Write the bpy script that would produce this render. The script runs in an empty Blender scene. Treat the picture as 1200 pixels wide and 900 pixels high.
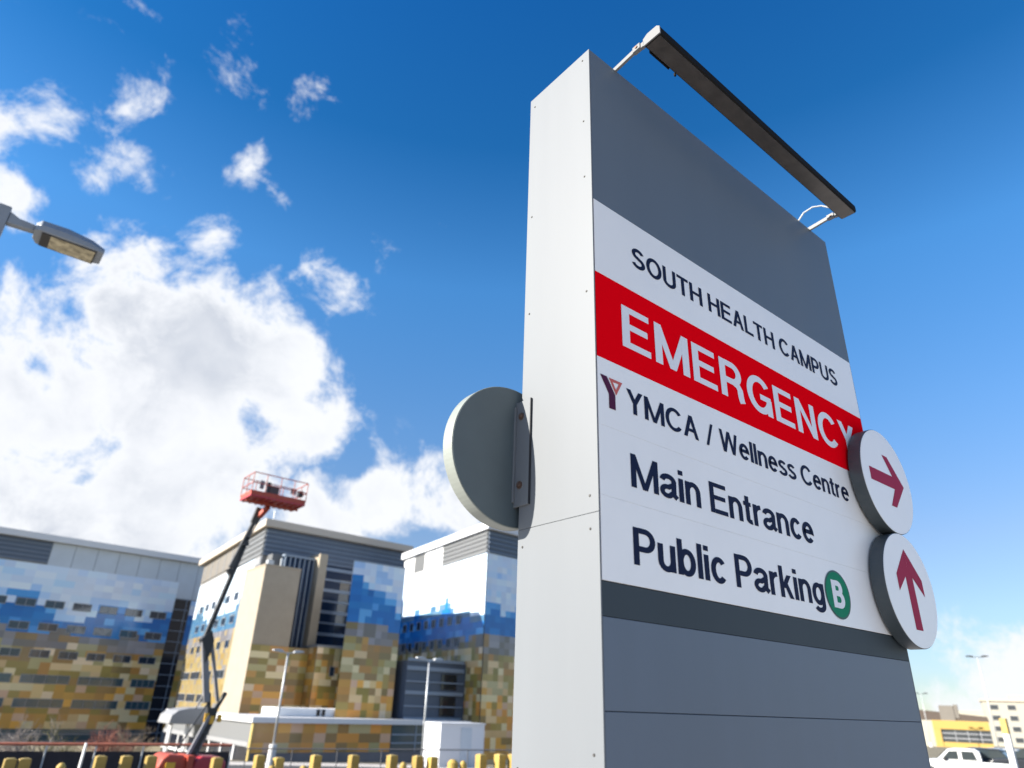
import bpy, bmesh, math, random
from mathutils import Vector, Matrix

# ------------------------------------------------------------------ camera, sky, sun, exposure
SC = bpy.context.scene
COL = SC.collection
CAM_POS = (-1.33140865, -1.25799617, 1.65)
R_ = Vector((0.7688036, -0.6386197, 0.0332540)); U_ = Vector((-0.2966061, -0.3100349, 0.9032736)); F_ = Vector((0.5665384, 0.7043033, 0.4277745))
cd = bpy.data.cameras.new('camera'); co = bpy.data.objects.new('camera', cd); COL.objects.link(co)
m4 = Matrix((R_, U_, -F_)).transposed().to_4x4(); m4.translation = CAM_POS
co.matrix_world = m4
cd.sensor_width = 36.0; cd.sensor_fit = 'HORIZONTAL'; cd.lens = 23.884; cd.clip_start = 0.05; cd.clip_end = 20000
cd.dof.use_dof = True; cd.dof.focus_distance = 2.55; cd.dof.aperture_fstop = 2.3
SC.camera = co

SUN = Vector((-1.0, 0.38, 0.50)).normalized()
SUN_EL = math.asin(SUN.z); SUN_AZ = math.atan2(SUN.x, SUN.y)
SC.view_settings.view_transform = 'Standard'; SC.view_settings.look = 'None'
SC.view_settings.gamma = 1.0; SC.view_settings.use_curve_mapping = False
SC.view_settings.exposure = 1.70
SC.cycles.use_denoising = True
SC.cycles.max_bounces = 8

def az_el(az, el):
    a, e = math.radians(az), math.radians(el)
    return (math.sin(a)*math.cos(e), math.cos(a)*math.cos(e), math.sin(e))

def pix(x, y):           # direction of the sky seen at a point of the 1200x900 photo
    v = F_ + R_*((x-600)/796.1456) - U_*((y-450)/796.1456)
    return tuple(v.normalized())

def build_world():
    w = bpy.data.worlds.new('World'); SC.world = w; w.use_nodes = True
    nt = w.node_tree; N = nt.nodes; L = nt.links
    for n in list(N): N.remove(n)
    out = N.new('ShaderNodeOutputWorld'); bg = N.new('ShaderNodeBackground'); L.new(bg.outputs[0], out.inputs[0])
    sky = N.new('ShaderNodeTexSky'); sky.sky_type = 'NISHITA'; sky.sun_disc = False
    sky.sun_elevation = SUN_EL; sky.sun_rotation = SUN_AZ
    sky.air_density = 1.0; sky.dust_density = 0.35; sky.ozone_density = 2.2; sky.altitude = 1000
    tc = N.new('ShaderNodeTexCoord')
    nrm = N.new('ShaderNodeVectorMath'); nrm.operation = 'NORMALIZE'; L.new(tc.outputs['Generated'], nrm.inputs[0])
    d = nrm.outputs[0]
    # clear polarised-looking air: deepen the Nishita blue with height
    sx = N.new('ShaderNodeSeparateXYZ'); L.new(d, sx.inputs[0])
    cr = N.new('ShaderNodeValToRGB'); L.new(sx.outputs[2], cr.inputs[0]); e = cr.color_ramp.elements
    e[0].position = .04; e[0].color = (.30,.32,.36,1); e[1].position = .83; e[1].color = (.050,.37,.66,1)
    for ps, c in ((.12,(.38,.39,.42,1)),(.208,(.42,.43,.46,1)),(.36,(.36,.52,.62,1)),(.545,(.27,.60,.78,1)),(.70,(.075,.40,.63,1))):
        k = e.new(ps); k.color = c
    hs = N.new('ShaderNodeMixRGB'); hs.blend_type = 'MULTIPLY'; hs.inputs[0].default_value = 1; L.new(sky.outputs[0], hs.inputs[1]); L.new(cr.outputs[0], hs.inputs[2])
    hm = N.new('ShaderNodeVectorMath'); hm.operation = 'SCALE'; L.new(hs.outputs[0], hm.inputs[0]); hm.inputs['Scale'].default_value = 1.62
    def math_(op, a, b=None, c=None, clamp=False):
        n = N.new('ShaderNodeMath'); n.operation = op; n.use_clamp = clamp
        for i, v in enumerate((a, b, c)):
            if v is None: continue
            if isinstance(v, (int, float)): n.inputs[i].default_value = v
            else: L.new(v, n.inputs[i])
        return n.outputs[0]
    # billow: warp the lookup direction a little so that outlines curl
    wn = N.new('ShaderNodeTexNoise'); wn.inputs['Scale'].default_value = 5.0; wn.inputs['Detail'].default_value = 2.0
    L.new(d, wn.inputs['Vector'])
    sub = N.new('ShaderNodeVectorMath'); sub.operation = 'SUBTRACT'; L.new(wn.outputs['Color'], sub.inputs[0]); sub.inputs[1].default_value = (.5, .5, .5)
    scl = N.new('ShaderNodeVectorMath'); scl.operation = 'SCALE'; L.new(sub.outputs[0], scl.inputs[0]); scl.inputs['Scale'].default_value = 0.10
    wd = N.new('ShaderNodeVectorMath'); wd.operation = 'ADD'; L.new(d, wd.inputs[0]); L.new(scl.outputs[0], wd.inputs[1])
    def blobs(lst):
        acc = None
        for (c, r, s) in lst:
            dn = N.new('ShaderNodeVectorMath'); dn.operation = 'DISTANCE'; L.new(wd.outputs[0], dn.inputs[0]); dn.inputs[1].default_value = c
            mr = N.new('ShaderNodeMapRange'); mr.interpolation_type = 'SMOOTHSTEP'; L.new(dn.outputs['Value'], mr.inputs[0])
            mr.inputs[1].default_value = 0.0; mr.inputs[2].default_value = r; mr.inputs[3].default_value = s; mr.inputs[4].default_value = 0.0
            acc = mr.outputs[0] if acc is None else math_('MAXIMUM', acc, mr.outputs[0])
        return acc
    K = 1.0/1000.0
    big = [(60,470,215,1.05),(170,400,200,1.05),(175,320,120,.85),(250,430,215,1.2),(325,445,145,1.1),(345,500,130,1.1),(190,560,260,1.1),(60,600,220,1.1),
           (330,560,70,.6),(5,350,90,.7),(0,245,85,.80),(0,160,75,.62),(450,590,125,1.15),(520,580,120,1.12),(390,610,125,1.15),(560,650,100,.9),(250,600,120,1.0),
           (1200,815,170,.95),(1110,850,110,.9),(1260,800,170,.95),(1150,800,95,.62)]
    wisps = [(275,75,125,.52),(298,100,95,.52),(348,120,90,.53),(290,178,85,.46),(140,108,100,.47),(155,168,105,.48),(48,138,95,.42),(172,4,70,.46),(240,40,85,.40),(465,280,100,.45),
             (512,268,70,.42),(378,332,95,.46),(432,347,70,.44),(325,247,65,.38),(835,45,85,.24),(820,150,75,.22),(200,45,80,.42),(570,330,60,.30),(235,300,110,.46),(120,205,60,.34)]
    lst = [(pix(x, y), r*K*1.05, s) for x, y, r, s in big] + [(pix(x, y), r*K, s) for x, y, r, s in wisps]
    for az, el, r, s in ((150,30,.38,.9),(185,22,.45,.95),(215,35,.35,.9),(240,20,.4,.95),(120,18,.25,.8),(275,30,.4,.9),(320,22,.35,.9),(170,52,.3,.8),(100,9,.2,.8),(338,30,.3,.9),(20,5,.25,.9)):  # clouds mostly out of view, added as fill light for shaded faces
        lst.append((az_el(az, el), r, s))
    M = blobs(lst)
    hole = blobs([(pix(55,432), .036, .55),(pix(95,560), .02, .4),(pix(420,545), .035, .5),(pix(395,580), .03, .35)])
    M = math_('SUBTRACT', M, hole)
    n1 = N.new('ShaderNodeTexNoise'); n1.inputs['Scale'].default_value = 8.0; n1.inputs['Detail'].default_value = 12.0; n1.inputs['Roughness'].default_value = 0.66; n1.inputs['Distortion'].default_value = 0.0
    L.new(wd.outputs[0], n1.inputs['Vector'])
    dens = math_('MULTIPLY_ADD', math_('SUBTRACT', n1.outputs['Fac'], 0.5), 2.3, M)
    al = N.new('ShaderNodeMapRange'); al.interpolation_type = 'SMOOTHSTEP'; L.new(dens, al.inputs[0]); al.inputs[1].default_value = 0.36; al.inputs[2].default_value = 0.80
    gate = N.new('ShaderNodeMapRange'); L.new(M, gate.inputs[0]); gate.inputs[1].default_value = 0.0; gate.inputs[2].default_value = 0.2
    alpha = math_('MULTIPLY', al.outputs[0], gate.outputs[0])
    # clouds: thick parts a little greyer, edges toward the light bright
    n2 = N.new('ShaderNodeTexNoise'); n2.inputs['Scale'].default_value = 5.0; n2.inputs['Detail'].default_value = 7.0; n2.inputs['Roughness'].default_value = .55
    L.new(wd.outputs[0], n2.inputs['Vector'])
    gr = N.new('ShaderNodeMapRange'); L.new(n2.outputs['Fac'], gr.inputs[0]); gr.inputs[1].default_value = .42; gr.inputs[2].default_value = .64
    thick = N.new('ShaderNodeMapRange'); L.new(dens, thick.inputs[0]); thick.inputs[1].default_value = .75; thick.inputs[2].default_value = 1.15
    g = math_('MULTIPLY', gr.outputs[0], thick.outputs[0])
    cc = N.new('ShaderNodeMixRGB'); L.new(g, cc.inputs[0]); cc.inputs[1].default_value = (4.5, 4.6, 4.8, 1); cc.inputs[2].default_value = (3.1, 3.3, 3.7, 1)
    mx = N.new('ShaderNodeMixRGB'); L.new(alpha, mx.inputs[0]); L.new(hm.outputs[0], mx.inputs[1]); L.new(cc.outputs[0], mx.inputs[2])
    L.new(mx.outputs[0], bg.inputs[0]); bg.inputs[1].default_value = 0.067
build_world()
sl = bpy.data.lights.new('sun', 'SUN'); sl.energy = 4.0; sl.angle = math.radians(.53); sl.color = (1.0, .93, .82)
so = bpy.data.objects.new('sun', sl); COL.objects.link(so); so.location = (-30, 20, 60); so.rotation_euler = (-SUN).to_track_quat('-Z', 'Y').to_euler()

# ------------------------------------------------------------------ materials
def mat(name, col, rough=.5, metal=0.0, spec=.5, var=0.0, vscale=3.0, bump=0.0, bscale=40.0, rvar=0.0, streak=False):
    m = bpy.data.materials.new(name); m.use_nodes = True
    nt = m.node_tree; b = nt.nodes['Principled BSDF']
    b.inputs['Base Color'].default_value = (*col, 1); b.inputs['Roughness'].default_value = rough
    b.inputs['Metallic'].default_value = metal; b.inputs['Specular IOR Level'].default_value = spec
    if var or bump or rvar:
        tc = nt.nodes.new('ShaderNodeTexCoord'); src = tc.outputs['Object']
        if streak:
            mp = nt.nodes.new('ShaderNodeMapping'); mp.inputs['Scale'].default_value = (1, 1, .12); nt.links.new(src, mp.inputs[0]); src = mp.outputs[0]
        n = nt.nodes.new('ShaderNodeTexNoise'); n.inputs['Scale'].default_value = vscale; n.inputs['Detail'].default_value = 8; n.inputs['Roughness'].default_value = .6
        nt.links.new(src, n.inputs['Vector'])
        if var:
            mr = nt.nodes.new('ShaderNodeMapRange'); nt.links.new(n.outputs['Fac'], mr.inputs[0]); mr.inputs[1].default_value = .3; mr.inputs[2].default_value = .7
            mr.inputs[3].default_value = 1-var; mr.inputs[4].default_value = 1+var*.6
            mm = nt.nodes.new('ShaderNodeMixRGB'); mm.blend_type = 'MULTIPLY'; mm.inputs[0].default_value = 1; mm.inputs[1].default_value = (*col, 1)
            nt.links.new(mr.outputs[0], mm.inputs[2]); nt.links.new(mm.outputs[0], b.inputs['Base Color'])
        if rvar:
            m2 = nt.nodes.new('ShaderNodeMapRange'); nt.links.new(n.outputs['Fac'], m2.inputs[0]); m2.inputs[1].default_value = .3; m2.inputs[2].default_value = .7
            m2.inputs[3].default_value = max(.02, rough-rvar); m2.inputs[4].default_value = min(1, rough+rvar); nt.links.new(m2.outputs[0], b.inputs['Roughness'])
        if bump:
            nb = nt.nodes.new('ShaderNodeTexNoise'); nb.inputs['Scale'].default_value = bscale; nb.inputs['Detail'].default_value = 4
            nt.links.new(tc.outputs['Object'], nb.inputs['Vector'])
            bp = nt.nodes.new('ShaderNodeBump'); bp.inputs['Strength'].default_value = bump; bp.inputs['Distance'].default_value = .01
            nt.links.new(nb.outputs['Fac'], bp.inputs['Height']); nt.links.new(bp.outputs[0], b.inputs['Normal'])
    return m

def tile_mat():
    m = bpy.data.materials.new('facade_panels'); m.use_nodes = True; nt = m.node_tree; b = nt.nodes['Principled BSDF']
    a = nt.nodes.new('ShaderNodeAttribute'); a.attribute_name = 'tile'; nt.links.new(a.outputs['Color'], b.inputs['Base Color'])
    b.inputs['Roughness'].default_value = .14; b.inputs['Specular IOR Level'].default_value = .55
    return m

MT = dict(
    side=mat('slate_paint_lit', (.150,.163,.178), .5, spec=.3, var=.09, vscale=1.3, rvar=.06, streak=True),  # the sign's slate paint, lighter copy toned for the sunlit end
    sheet=mat('white_sign_film', (.85,.84,.83), .35, var=.055, vscale=1.6, rvar=.05),
    grey=mat('slate_paint', (.118,.146,.180), .50, spec=.28, var=.10, vscale=2.0, rvar=.06, streak=True),  # same paint for the shaded front, the shade's blue put into its colour
    lgrey=mat('slate_paint_low', (.124,.155,.200), .45, spec=.35, var=.11, vscale=2.0, rvar=.06, streak=True),  # same paint again, sky reflection put into a lighter, bluer tone
    dgrey=mat('dark_slate_paint', (.040,.053,.063), .55, spec=.25, var=.07, vscale=2.5),
    gap=mat('panel_gap', (.02,.022,.026), .7),
    red=mat('red_sign_film', (.84,.001,.008), .6, spec=.0),
    navy=mat('navy_lettering', (.009,.015,.046), .6, spec=.10),
    lwhite=mat('white_lettering', (.76,.76,.78), .4),
    arrow=mat('crimson_film', (.33,.012,.055), .6, spec=.15),
    plum=mat('plum_film', (.075,.010,.045), .6, spec=.15), coral=mat('coral_film', (.55,.09,.06), .4),
    green=mat('green_film', (.002,.20,.10), .55, spec=.15), dkgreen=mat('dark_green_film', (.004,.06,.04), .4),
    discback=mat('grey_green_enamel', (.082,.108,.120), .45, var=.10, vscale=6),
    discrim=mat('grey_rim', (.055,.068,.075), .45),
    palerim=mat('pale_rim', (.22,.24,.22), .45, var=.15, vscale=9),
    alu=mat('aluminium', (.17,.175,.18), .5, spec=.3), bolt=mat('bolt_steel', (.14,.09,.07), .5, metal=.5),
    bronze=mat('dark_bronze', (.010,.0095,.009), .75, spec=.1), lens=mat('smoked_lens', (.060,.053,.046), .30, var=.3, vscale=14, spec=.6),
    rivet=mat('rivet', (.045,.042,.040), .6),
    lamp=mat('lamp_grey', (.21,.235,.27), .45, var=.1), lampglass=mat('lamp_lens', (.42,.37,.25), .2, var=.7, vscale=9, spec=.7), lampdark=mat('lamp_dark', (.03,.03,.032), .4),
    tile=tile_mat(),
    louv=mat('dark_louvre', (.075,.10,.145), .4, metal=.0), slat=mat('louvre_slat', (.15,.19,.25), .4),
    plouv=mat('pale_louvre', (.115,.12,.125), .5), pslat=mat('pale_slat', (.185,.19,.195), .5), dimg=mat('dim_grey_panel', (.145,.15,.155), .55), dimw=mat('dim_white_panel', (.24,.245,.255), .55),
    metalp=mat('light_metal_panel', (.50,.55,.60), .4, var=.06, vscale=.3), joint=mat('panel_joint', (.25,.28,.32), .6),
    fascia=mat('beige_fascia', (.46,.40,.33), .6, var=.05), wfascia=mat('pale_fascia', (.62,.63,.65), .5),
    stone=mat('beige_stone', (.315,.272,.212), .8, var=.08, vscale=.6, bump=.3, bscale=3), stonel=mat('tan_stone', (.33,.28,.21), .8, var=.08, vscale=.6),
    bodyc=mat('wall_core', (.25,.25,.25), .8), glass=mat('window_glass', (.018,.03,.05), .08, spec=.8), cglass=mat('curtain_glass', (.012,.028,.065), .25, spec=.15),
    dglass=mat('stair_glass', (.012,.014,.022), .12, spec=.6), teal=mat('teal_glass', (.035,.075,.10), .10, spec=.8),
    frame=mat('window_frame', (.24,.25,.27), .5), mull=mat('mullion', (.22,.27,.34), .4), brownp=mat('taupe_panel', (.16,.145,.125), .6, var=.08, vscale=.3),
    white=mat('white_render', (.72,.72,.72), .6, var=.04), plinth=mat('grey_plinth', (.16,.155,.165), .8, var=.15, vscale=.5), roofg=mat('roof_gravel', (.28,.27,.26), .9),
    yellow=mat('safety_yellow', (.42,.285,.065), .55, var=.25, vscale=5), ayellow=mat('aged_yellow', (.44,.33,.11), .55, var=.2, vscale=6),
    lred=mat('lift_orange', (.42,.065,.035), .5, var=.2), lredd=mat('lift_red', (.40,.035,.05), .45), black=mat('black_steel', (.022,.023,.026), .45), boom=mat('boom_grey', (.060,.058,.055), .45), pale=mat('pale_boom', (.20,.20,.215), .45, var=.15, vscale=4),
    lyel=mat('lift_yellow', (.75,.42,.04), .5), rubber=mat('rubber', (.02,.02,.02), .8),
    galv=mat('galvanised', (.50,.52,.53), .45, metal=.3), conc=mat('white_concrete', (.66,.65,.62), .85, var=.08, vscale=3),
    rail=mat('orange_rail', (.50,.15,.08), .6, var=.2, vscale=2), mesh=mat('fence_screen', (.035,.030,.034), .9, var=.2), wire=mat('fence_wire', (.10,.10,.11), .6),
    twig=mat('dry_twig', (.26,.20,.13), .9), rtwig=mat('red_twig', (.30,.13,.09), .9), gtwig=mat('grey_twig', (.36,.31,.27), .9), otwig=mat('olive_twig', (.13,.12,.05), .9),
    carw=mat('white_car_paint', (.78,.78,.77), .22, spec=.6), carglass=mat('car_glass', (.03,.04,.045), .06, spec=.8), card=mat('dark_car_paint', (.02,.023,.03), .2, spec=.6), cars=mat('silver_car_paint', (.42,.43,.45), .28, metal=.5),
    rim=mat('wheel_rim', (.45,.45,.46), .3, metal=.8), lampr=mat('tail_lamp', (.4,.01,.01), .25),
    roofb=mat('brown_roof', (.085,.065,.053), .85, var=.15), cream=mat('cream_wall', (.36,.345,.29), .8), gold=mat('golden_wall', (.40,.27,.07), .7), winf=mat('far_window', (.05,.055,.06), .2),
)
def asphalt():
    m = mat('asphalt', (.055,.055,.057), .9, var=.25, vscale=.35, bump=.4, bscale=60); return m
def shade_by_object(m, lo, hi):      # faded to a different degree on each post
    nt = m.node_tree; b = nt.nodes['Principled BSDF']; ln = b.inputs['Base Color'].links[0].from_socket
    oi = nt.nodes.new('ShaderNodeObjectInfo'); mr = nt.nodes.new('ShaderNodeMapRange'); nt.links.new(oi.outputs['Random'], mr.inputs[0]); mr.inputs[3].default_value = lo; mr.inputs[4].default_value = hi
    mm = nt.nodes.new('ShaderNodeMixRGB'); mm.blend_type = 'MULTIPLY'; mm.inputs[0].default_value = 1; nt.links.new(ln, mm.inputs[1]); nt.links.new(mr.outputs[0], mm.inputs[2]); nt.links.new(mm.outputs[0], b.inputs['Base Color'])
shade_by_object(MT['yellow'], .65, 1.1)
MT['asphalt'] = asphalt()
MT['pave'] = mat('pale_paving', (.50,.46,.42), .85, var=.15, vscale=.4, bump=.2, bscale=8)
MT['verge'] = mat('dry_verge', (.21,.18,.115), .95, var=.35, vscale=1.2, bump=.8, bscale=30)

# ------------------------------------------------------------------ helpers
def bmn(): return bmesh.new()
def bx(bm, x0, x1, y0, y1, z0, z1, M=None):
    vs = [bm.verts.new(p) for p in ((x0,y0,z0),(x1,y0,z0),(x1,y1,z0),(x0,y1,z0),(x0,y0,z1),(x1,y0,z1),(x1,y1,z1),(x0,y1,z1))]
    if M is not None:
        for v in vs: v.co = M @ v.co
    for f in ((0,3,2,1),(4,5,6,7),(0,1,5,4),(1,2,6,5),(2,3,7,6),(3,0,4,7)): bm.faces.new([vs[i] for i in f])
    return vs
def tube(bm, a, b, r0, r1=None, n=10, cap=True):
    a, b = Vector(a), Vector(b); r1 = r0 if r1 is None else r1
    d = (b-a).normalized(); x = d.orthogonal().normalized(); y = d.cross(x)
    A = [bm.verts.new(a + x*r0*math.cos(2*math.pi*i/n) + y*r0*math.sin(2*math.pi*i/n)) for i in range(n)]
    B = [bm.verts.new(b + x*r1*math.cos(2*math.pi*i/n) + y*r1*math.sin(2*math.pi*i/n)) for i in range(n)]
    for i in range(n): bm.faces.new((A[i], A[(i+1)%n], B[(i+1)%n], B[i]))
    if cap: bm.faces.new(A[::-1]); bm.faces.new(B)
def bar(bm, a, b, w, h, up=(0,0,1)):
    a, b = Vector(a), Vector(b); d = (b-a).normalized(); upv = Vector(up)
    s = d.cross(upv)
    if s.length < 1e-4: s = d.orthogonal()
    s.normalize(); t = s.cross(d)
    vs = [bm.verts.new(p + s*i*w/2 + t*j*h/2) for p in (a, b) for i, j in ((-1,-1),(1,-1),(1,1),(-1,1))]
    for f in ((0,1,2,3),(7,6,5,4),(0,4,5,1),(1,5,6,2),(2,6,7,3),(3,7,4,0)): bm.faces.new([vs[k] for k in f])
def prism(bm, pts, lo, hi, ax):   # pts in 2D, extruded along axis ax ('x','y','z')
    def P(u, v, w): return {'x': (w,u,v), 'y': (u,w,v), 'z': (u,v,w)}[ax]
    A = [bm.verts.new(P(u,v,lo)) for u, v in pts]; B = [bm.verts.new(P(u,v,hi)) for u, v in pts]
    n = len(pts)
    bm.faces.new(A); bm.faces.new(B[::-1])
    for i in range(n): bm.faces.new((A[i], B[i], B[(i+1)%n], A[(i+1)%n]))
def obj(name, bm, m, parent=None, bevel=0.0, smooth=False, seg=2, world=False):
    if parent is not None and world: bmesh.ops.translate(bm, verts=bm.verts, vec=-Vector(parent.location))
    bmesh.ops.recalc_face_normals(bm, faces=bm.faces)
    me = bpy.data.meshes.new(name); bm.to_mesh(me); bm.free()
    if isinstance(m, str): m = MT[m]
    if m is not None: me.materials.append(m)
    o = bpy.data.objects.new(name, me); COL.objects.link(o)
    if parent is not None: o.parent = parent
    if bevel:
        b = o.modifiers.new('bevel', 'BEVEL'); b.width = bevel; b.segments = seg; b.limit_method = 'ANGLE'
    if smooth:
        for p in me.polygons: p.use_smooth = True
    return o
def tag(o, label, cat, group=None):
    o['label'] = label; o['category'] = cat
    if group: o['group'] = group
    return o
def thing(name, label, cat, loc=(0,0,0), rz=0, group=None):
    o = bpy.data.objects.new(name, None); COL.objects.link(o); o.location = loc; o.rotation_euler = (0,0,rz); o.empty_display_size = .2
    return tag(o, label, cat, group)
def struct(o): o['kind'] = 'structure'; return o
def children_of(o): return [c for c in COL.objects if c.parent == o]
def copy_tree(o, parent=None):
    c = o.copy(); COL.objects.link(c)
    if parent is not None: c.parent = parent
    for ch in children_of(o): copy_tree(ch, c)
    return c

# ------------------------------------------------------------------ ground
def lerp(x, pts):
    if x <= pts[0][0]: return pts[0][1]
    for (a, va), (b, vb) in zip(pts, pts[1:]):
        if x <= b: return va + (vb-va)*(x-a)/(b-a)
    return pts[-1][1]
HL = [(0,0),(4.5,0),(10,-.35),(24,-1.05),(34,-2.35),(45,-2.8),(60,-3.1),(100,-5.6),(140,-7.6),(220,-10.5),(400,-12),(6000,-14)]
HR = [(0,0),(4.5,0),(10,-.3),(24,-.9),(53,-1.6),(110,-2.1),(180,-3.0),(260,-4.2),(400,-6),(6000,-14)]
def gz(x, y):
    dx, dy = x-CAM_POS[0], y-CAM_POS[1]; d = math.hypot(dx, dy); az = math.degrees(math.atan2(dx, dy))
    t = max(0.0, min(1.0, (az-42)/18)) if az < 150 else max(0.0, min(1.0, (190-az)/40))
    t = t*t*(3-2*t)
    return lerp(d, HL)*(1-t) + lerp(d, HR)*t
RINGS = [0.6,1.5,3,4.5,6,8,10,12,14,17,20,22,24,26,28,30,32,34,37,40,43,46,50,55,60,66,72,78,84,90,96,102,110,120,130,140,155,170,185,200,220,240,260,300,350,400,600,1000,2000,4000,7000]
NA = 180
def ground_patch(name, m, r0, r1, a0, a1, dz):
    bm = bmn(); cx, cy = CAM_POS[0], CAM_POS[1]
    rs = [r for r in RINGS if r0 <= r <= r1]; full = (a1-a0) >= 360
    n = NA if full else int((a1-a0)/2)
    rows = []
    for r in rs:
        row = []
        for i in range(n if full else n+1):
            a = math.radians(a0 + 2*i); x, y = cx+r*math.sin(a), cy+r*math.cos(a)
            row.append(bm.verts.new((x, y, gz(x, y)+dz)))
        rows.append(row)
    if full:
        c = bm.verts.new((cx, cy, gz(cx, cy)+dz))
        for i in range(n): bm.faces.new((c, rows[0][(i+1)%n], rows[0][i]))
    for A, B in zip(rows, rows[1:]):
        for i in range(n if full else n): 
            j = (i+1) % len(A)
            bm.faces.new((A[i], A[j], B[j], B[i]))
    return struct(obj(name, bm, m, smooth=True))
ground_patch('ground', 'verge', 0, 9000, 0, 360, 0)
ground_patch('parking_lot', 'asphalt', 28, 102, -20, 56, .012)
ground_patch('forecourt', 'pave', 72, 96, 10, 44, .024)
ground_patch('road', 'asphalt', 40, 84, 58, 96, .012)
ground_patch('bounce_paving', 'pave', 0.6, 14, -180, 178, .012)  # unseen paving, widened so its bounce fills the sign's shaded front

# ------------------------------------------------------------------ lettering (own glyph outlines)
def arc(cx, cy, rx, ry, a0, a1, n=28):
    return [(cx+rx*math.cos(math.radians(a0+(a1-a0)*i/n)), cy+ry*math.sin(math.radians(a0+(a1-a0)*i/n))) for i in range(n+1)]
def glyph(ch, w):
    """pieces: ('s', points, width) a stroke along a centre line, ('p', points) a convex polygon; and the width"""
    h = w/2; t = w*.9; th = t/2; X = .735; P = []
    def V(x, y0, y1): P.append(('p', [(x-h,y0),(x+h,y0),(x+h,y1),(x-h,y1)]))
    def Hh(y, x0, x1): P.append(('p', [(x0,y-th),(x1,y-th),(x1,y+th),(x0,y+th)]))
    def D(x0, y0, x1, y1, k=1.0):
        q = w*k*math.hypot(x1-x0, y1-y0)/abs(y1-y0)/2
        P.append(('p', [(x0-q,y0),(x0+q,y0),(x1+q,y1),(x1-q,y1)]))
    def S(pts, k=1.0): P.append(('s', pts, w*k))
    def bowl(x0, xm, ya, yb):        # D-shaped bowl opening left, from x0, straight to xm
        ry = (yb-ya)/2; cy = (ya+yb)/2
        S([(x0,yb),(xm,yb)] + arc(xm, cy, ry*.86, ry, 90, -90, 20)[1:] + [(x0,ya)], .96); return xm+ry*.86+h
    if ch == ' ': return [], .28
    if ch == 'E': V(h,0,1); Hh(1-th,w,.61); Hh(.52,w,.57); Hh(th,w,.63); return P, .64
    if ch == 'H': V(h,0,1); V(.70-h,0,1); Hh(.52,w,.70-w); return P, .70
    if ch == 'L': V(h,0,1); Hh(th,w,.55); return P, .56
    if ch == 'T': V(.31,0,1-t); Hh(1-th,0,.62); return P, .62
    if ch == 'U': S([(h,1),(h,.30)] + arc(.34,.30,.34-h,.315-h,180,360)[1:] + [(.68-h,1)]); return P, .68
    if ch == 'O': S(arc(.39,.5,.39-h,.515-h,0,360,48)); return P, .78
    if ch == 'C': S(arc(.385,.5,.385-h,.515-h,38,322,40)); return P, .73
    if ch == 'G': S(arc(.39,.5,.39-h,.515-h,38,335,40)); Hh(.455,.40,.74); V(.74-h*.8,0.0,.46); return P, .76
    if ch == 'S': S(arc(.325,.735,.265-h*.6,.28-h,18,180,16) + arc(.325,.735,.265-h*.6,.235-h*.4,180,262,8)[1:] + arc(.33,.275,.295-h*.6,.255-h*.5,80,0,10) + arc(.33,.275,.295-h*.6,.29-h,0,-165,18)[1:]); return P, .65
    if ch == 'A': D(h*1.02,0,.345,1,.96); D(.69-h*1.02,0,.345,1,.96); Hh(.335,.16,.53); return P, .69
    if ch == 'M': V(h,0,1); V(.83-h,0,1); D(.415,0,h*1.0,1,.86); D(.415,0,.83-h*1.0,1,.86); return P, .83
    if ch == 'N': V(h,0,1); V(.70-h,0,1); D(.70-h,0,h,1,.9); return P, .70
    if ch == 'P': V(h,0,1); r = bowl(w,.33,.44,1-th); return P, r
    if ch == 'R': V(h,0,1); r = bowl(w,.35,.47,1-th); S([(.38,.47),(.50,.42),(.555,.33),(.565,.16),(.58,.06),(.605,0)]); return P, .68
    if ch == 'B': V(h,0,1); bowl(w,.33,.53,1-th); r = bowl(w,.36,th,.53); return P, r
    if ch == 'Y': D(.33,.46,h*1.1,1); D(.33,.46,.66-h*1.1,1); V(.33,0,.48); return P, .66
    if ch == 'W': D(.24,0,h,1,.9); D(.24,0,.47,1,.88); D(.70,0,.47,1,.88); D(.70,0,.94-h,1,.9); return P, .94
    if ch == '/': D(h,-.02,.34,1.02,.75); return P, .36
    if ch == 'l': V(h,0,1); return P, w
    if ch == 'i': V(h,0,X); V(h,1-w*.95,1); return P, w
    if ch == 't': S([(.15,.93),(.15,.17)] + arc(.27,.15,.12,.15-th,180,290,8)[1:] ); Hh(X-th,0,.30); return P, .32
    if ch == 'r': V(h,0,X); S(arc(.33,.42,.33-h,X-.42-h*.7,172,92,10), .95); return P, .34
    if ch in 'nmh':
        V(h,0,X); S(arc(.26,.44,.26-h,X+.01-.44-th,172,0,14) + [(.52-h,0)]); return P, .52
    if ch == 'u': V(.52-h,0,X); S([(h,X),(h,.29)] + arc(.26,.29,.26-h,.30-th,180,352,14)[1:]); return P, .52
    if ch == 'e': S([(h,.40),(.52-h,.40)] + arc(.27,X/2,.27-h,X/2+.012-th,5,318,34)); return P, .54
    if ch == 'c': S(arc(.265,X/2,.265-h,X/2+.012-th,40,320,30)); return P, .50
    if ch == 's': S(arc(.245,.545,.205-h*.5,.20-th,20,180,12) + arc(.245,.545,.205-h*.5,.165-th*.3,180,262,6)[1:] + arc(.25,.20,.235-h*.6,.185-th*.5,80,0,8) + arc(.25,.20,.235-h*.6,.21-th,0,-165,14)[1:], .94); return P, .49
    if ch == 'a': S([(.04+h*.3,.53)] + arc(.255,.52,.22-h*.4,X-.51-th,165,10,14) + [(.49-h*.8,.14),(.53,.05)]); S([(.47-h,.42)] + arc(.215,.205,.215-h*.7,.21-th,75,300,18) + [(.47-h,.18)], .92); return P, .54
    if ch == 'b': V(h,0,1); S(arc(.29,X/2,.27-h,X/2+.01-th,0,360,32)); return P, .56
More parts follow.
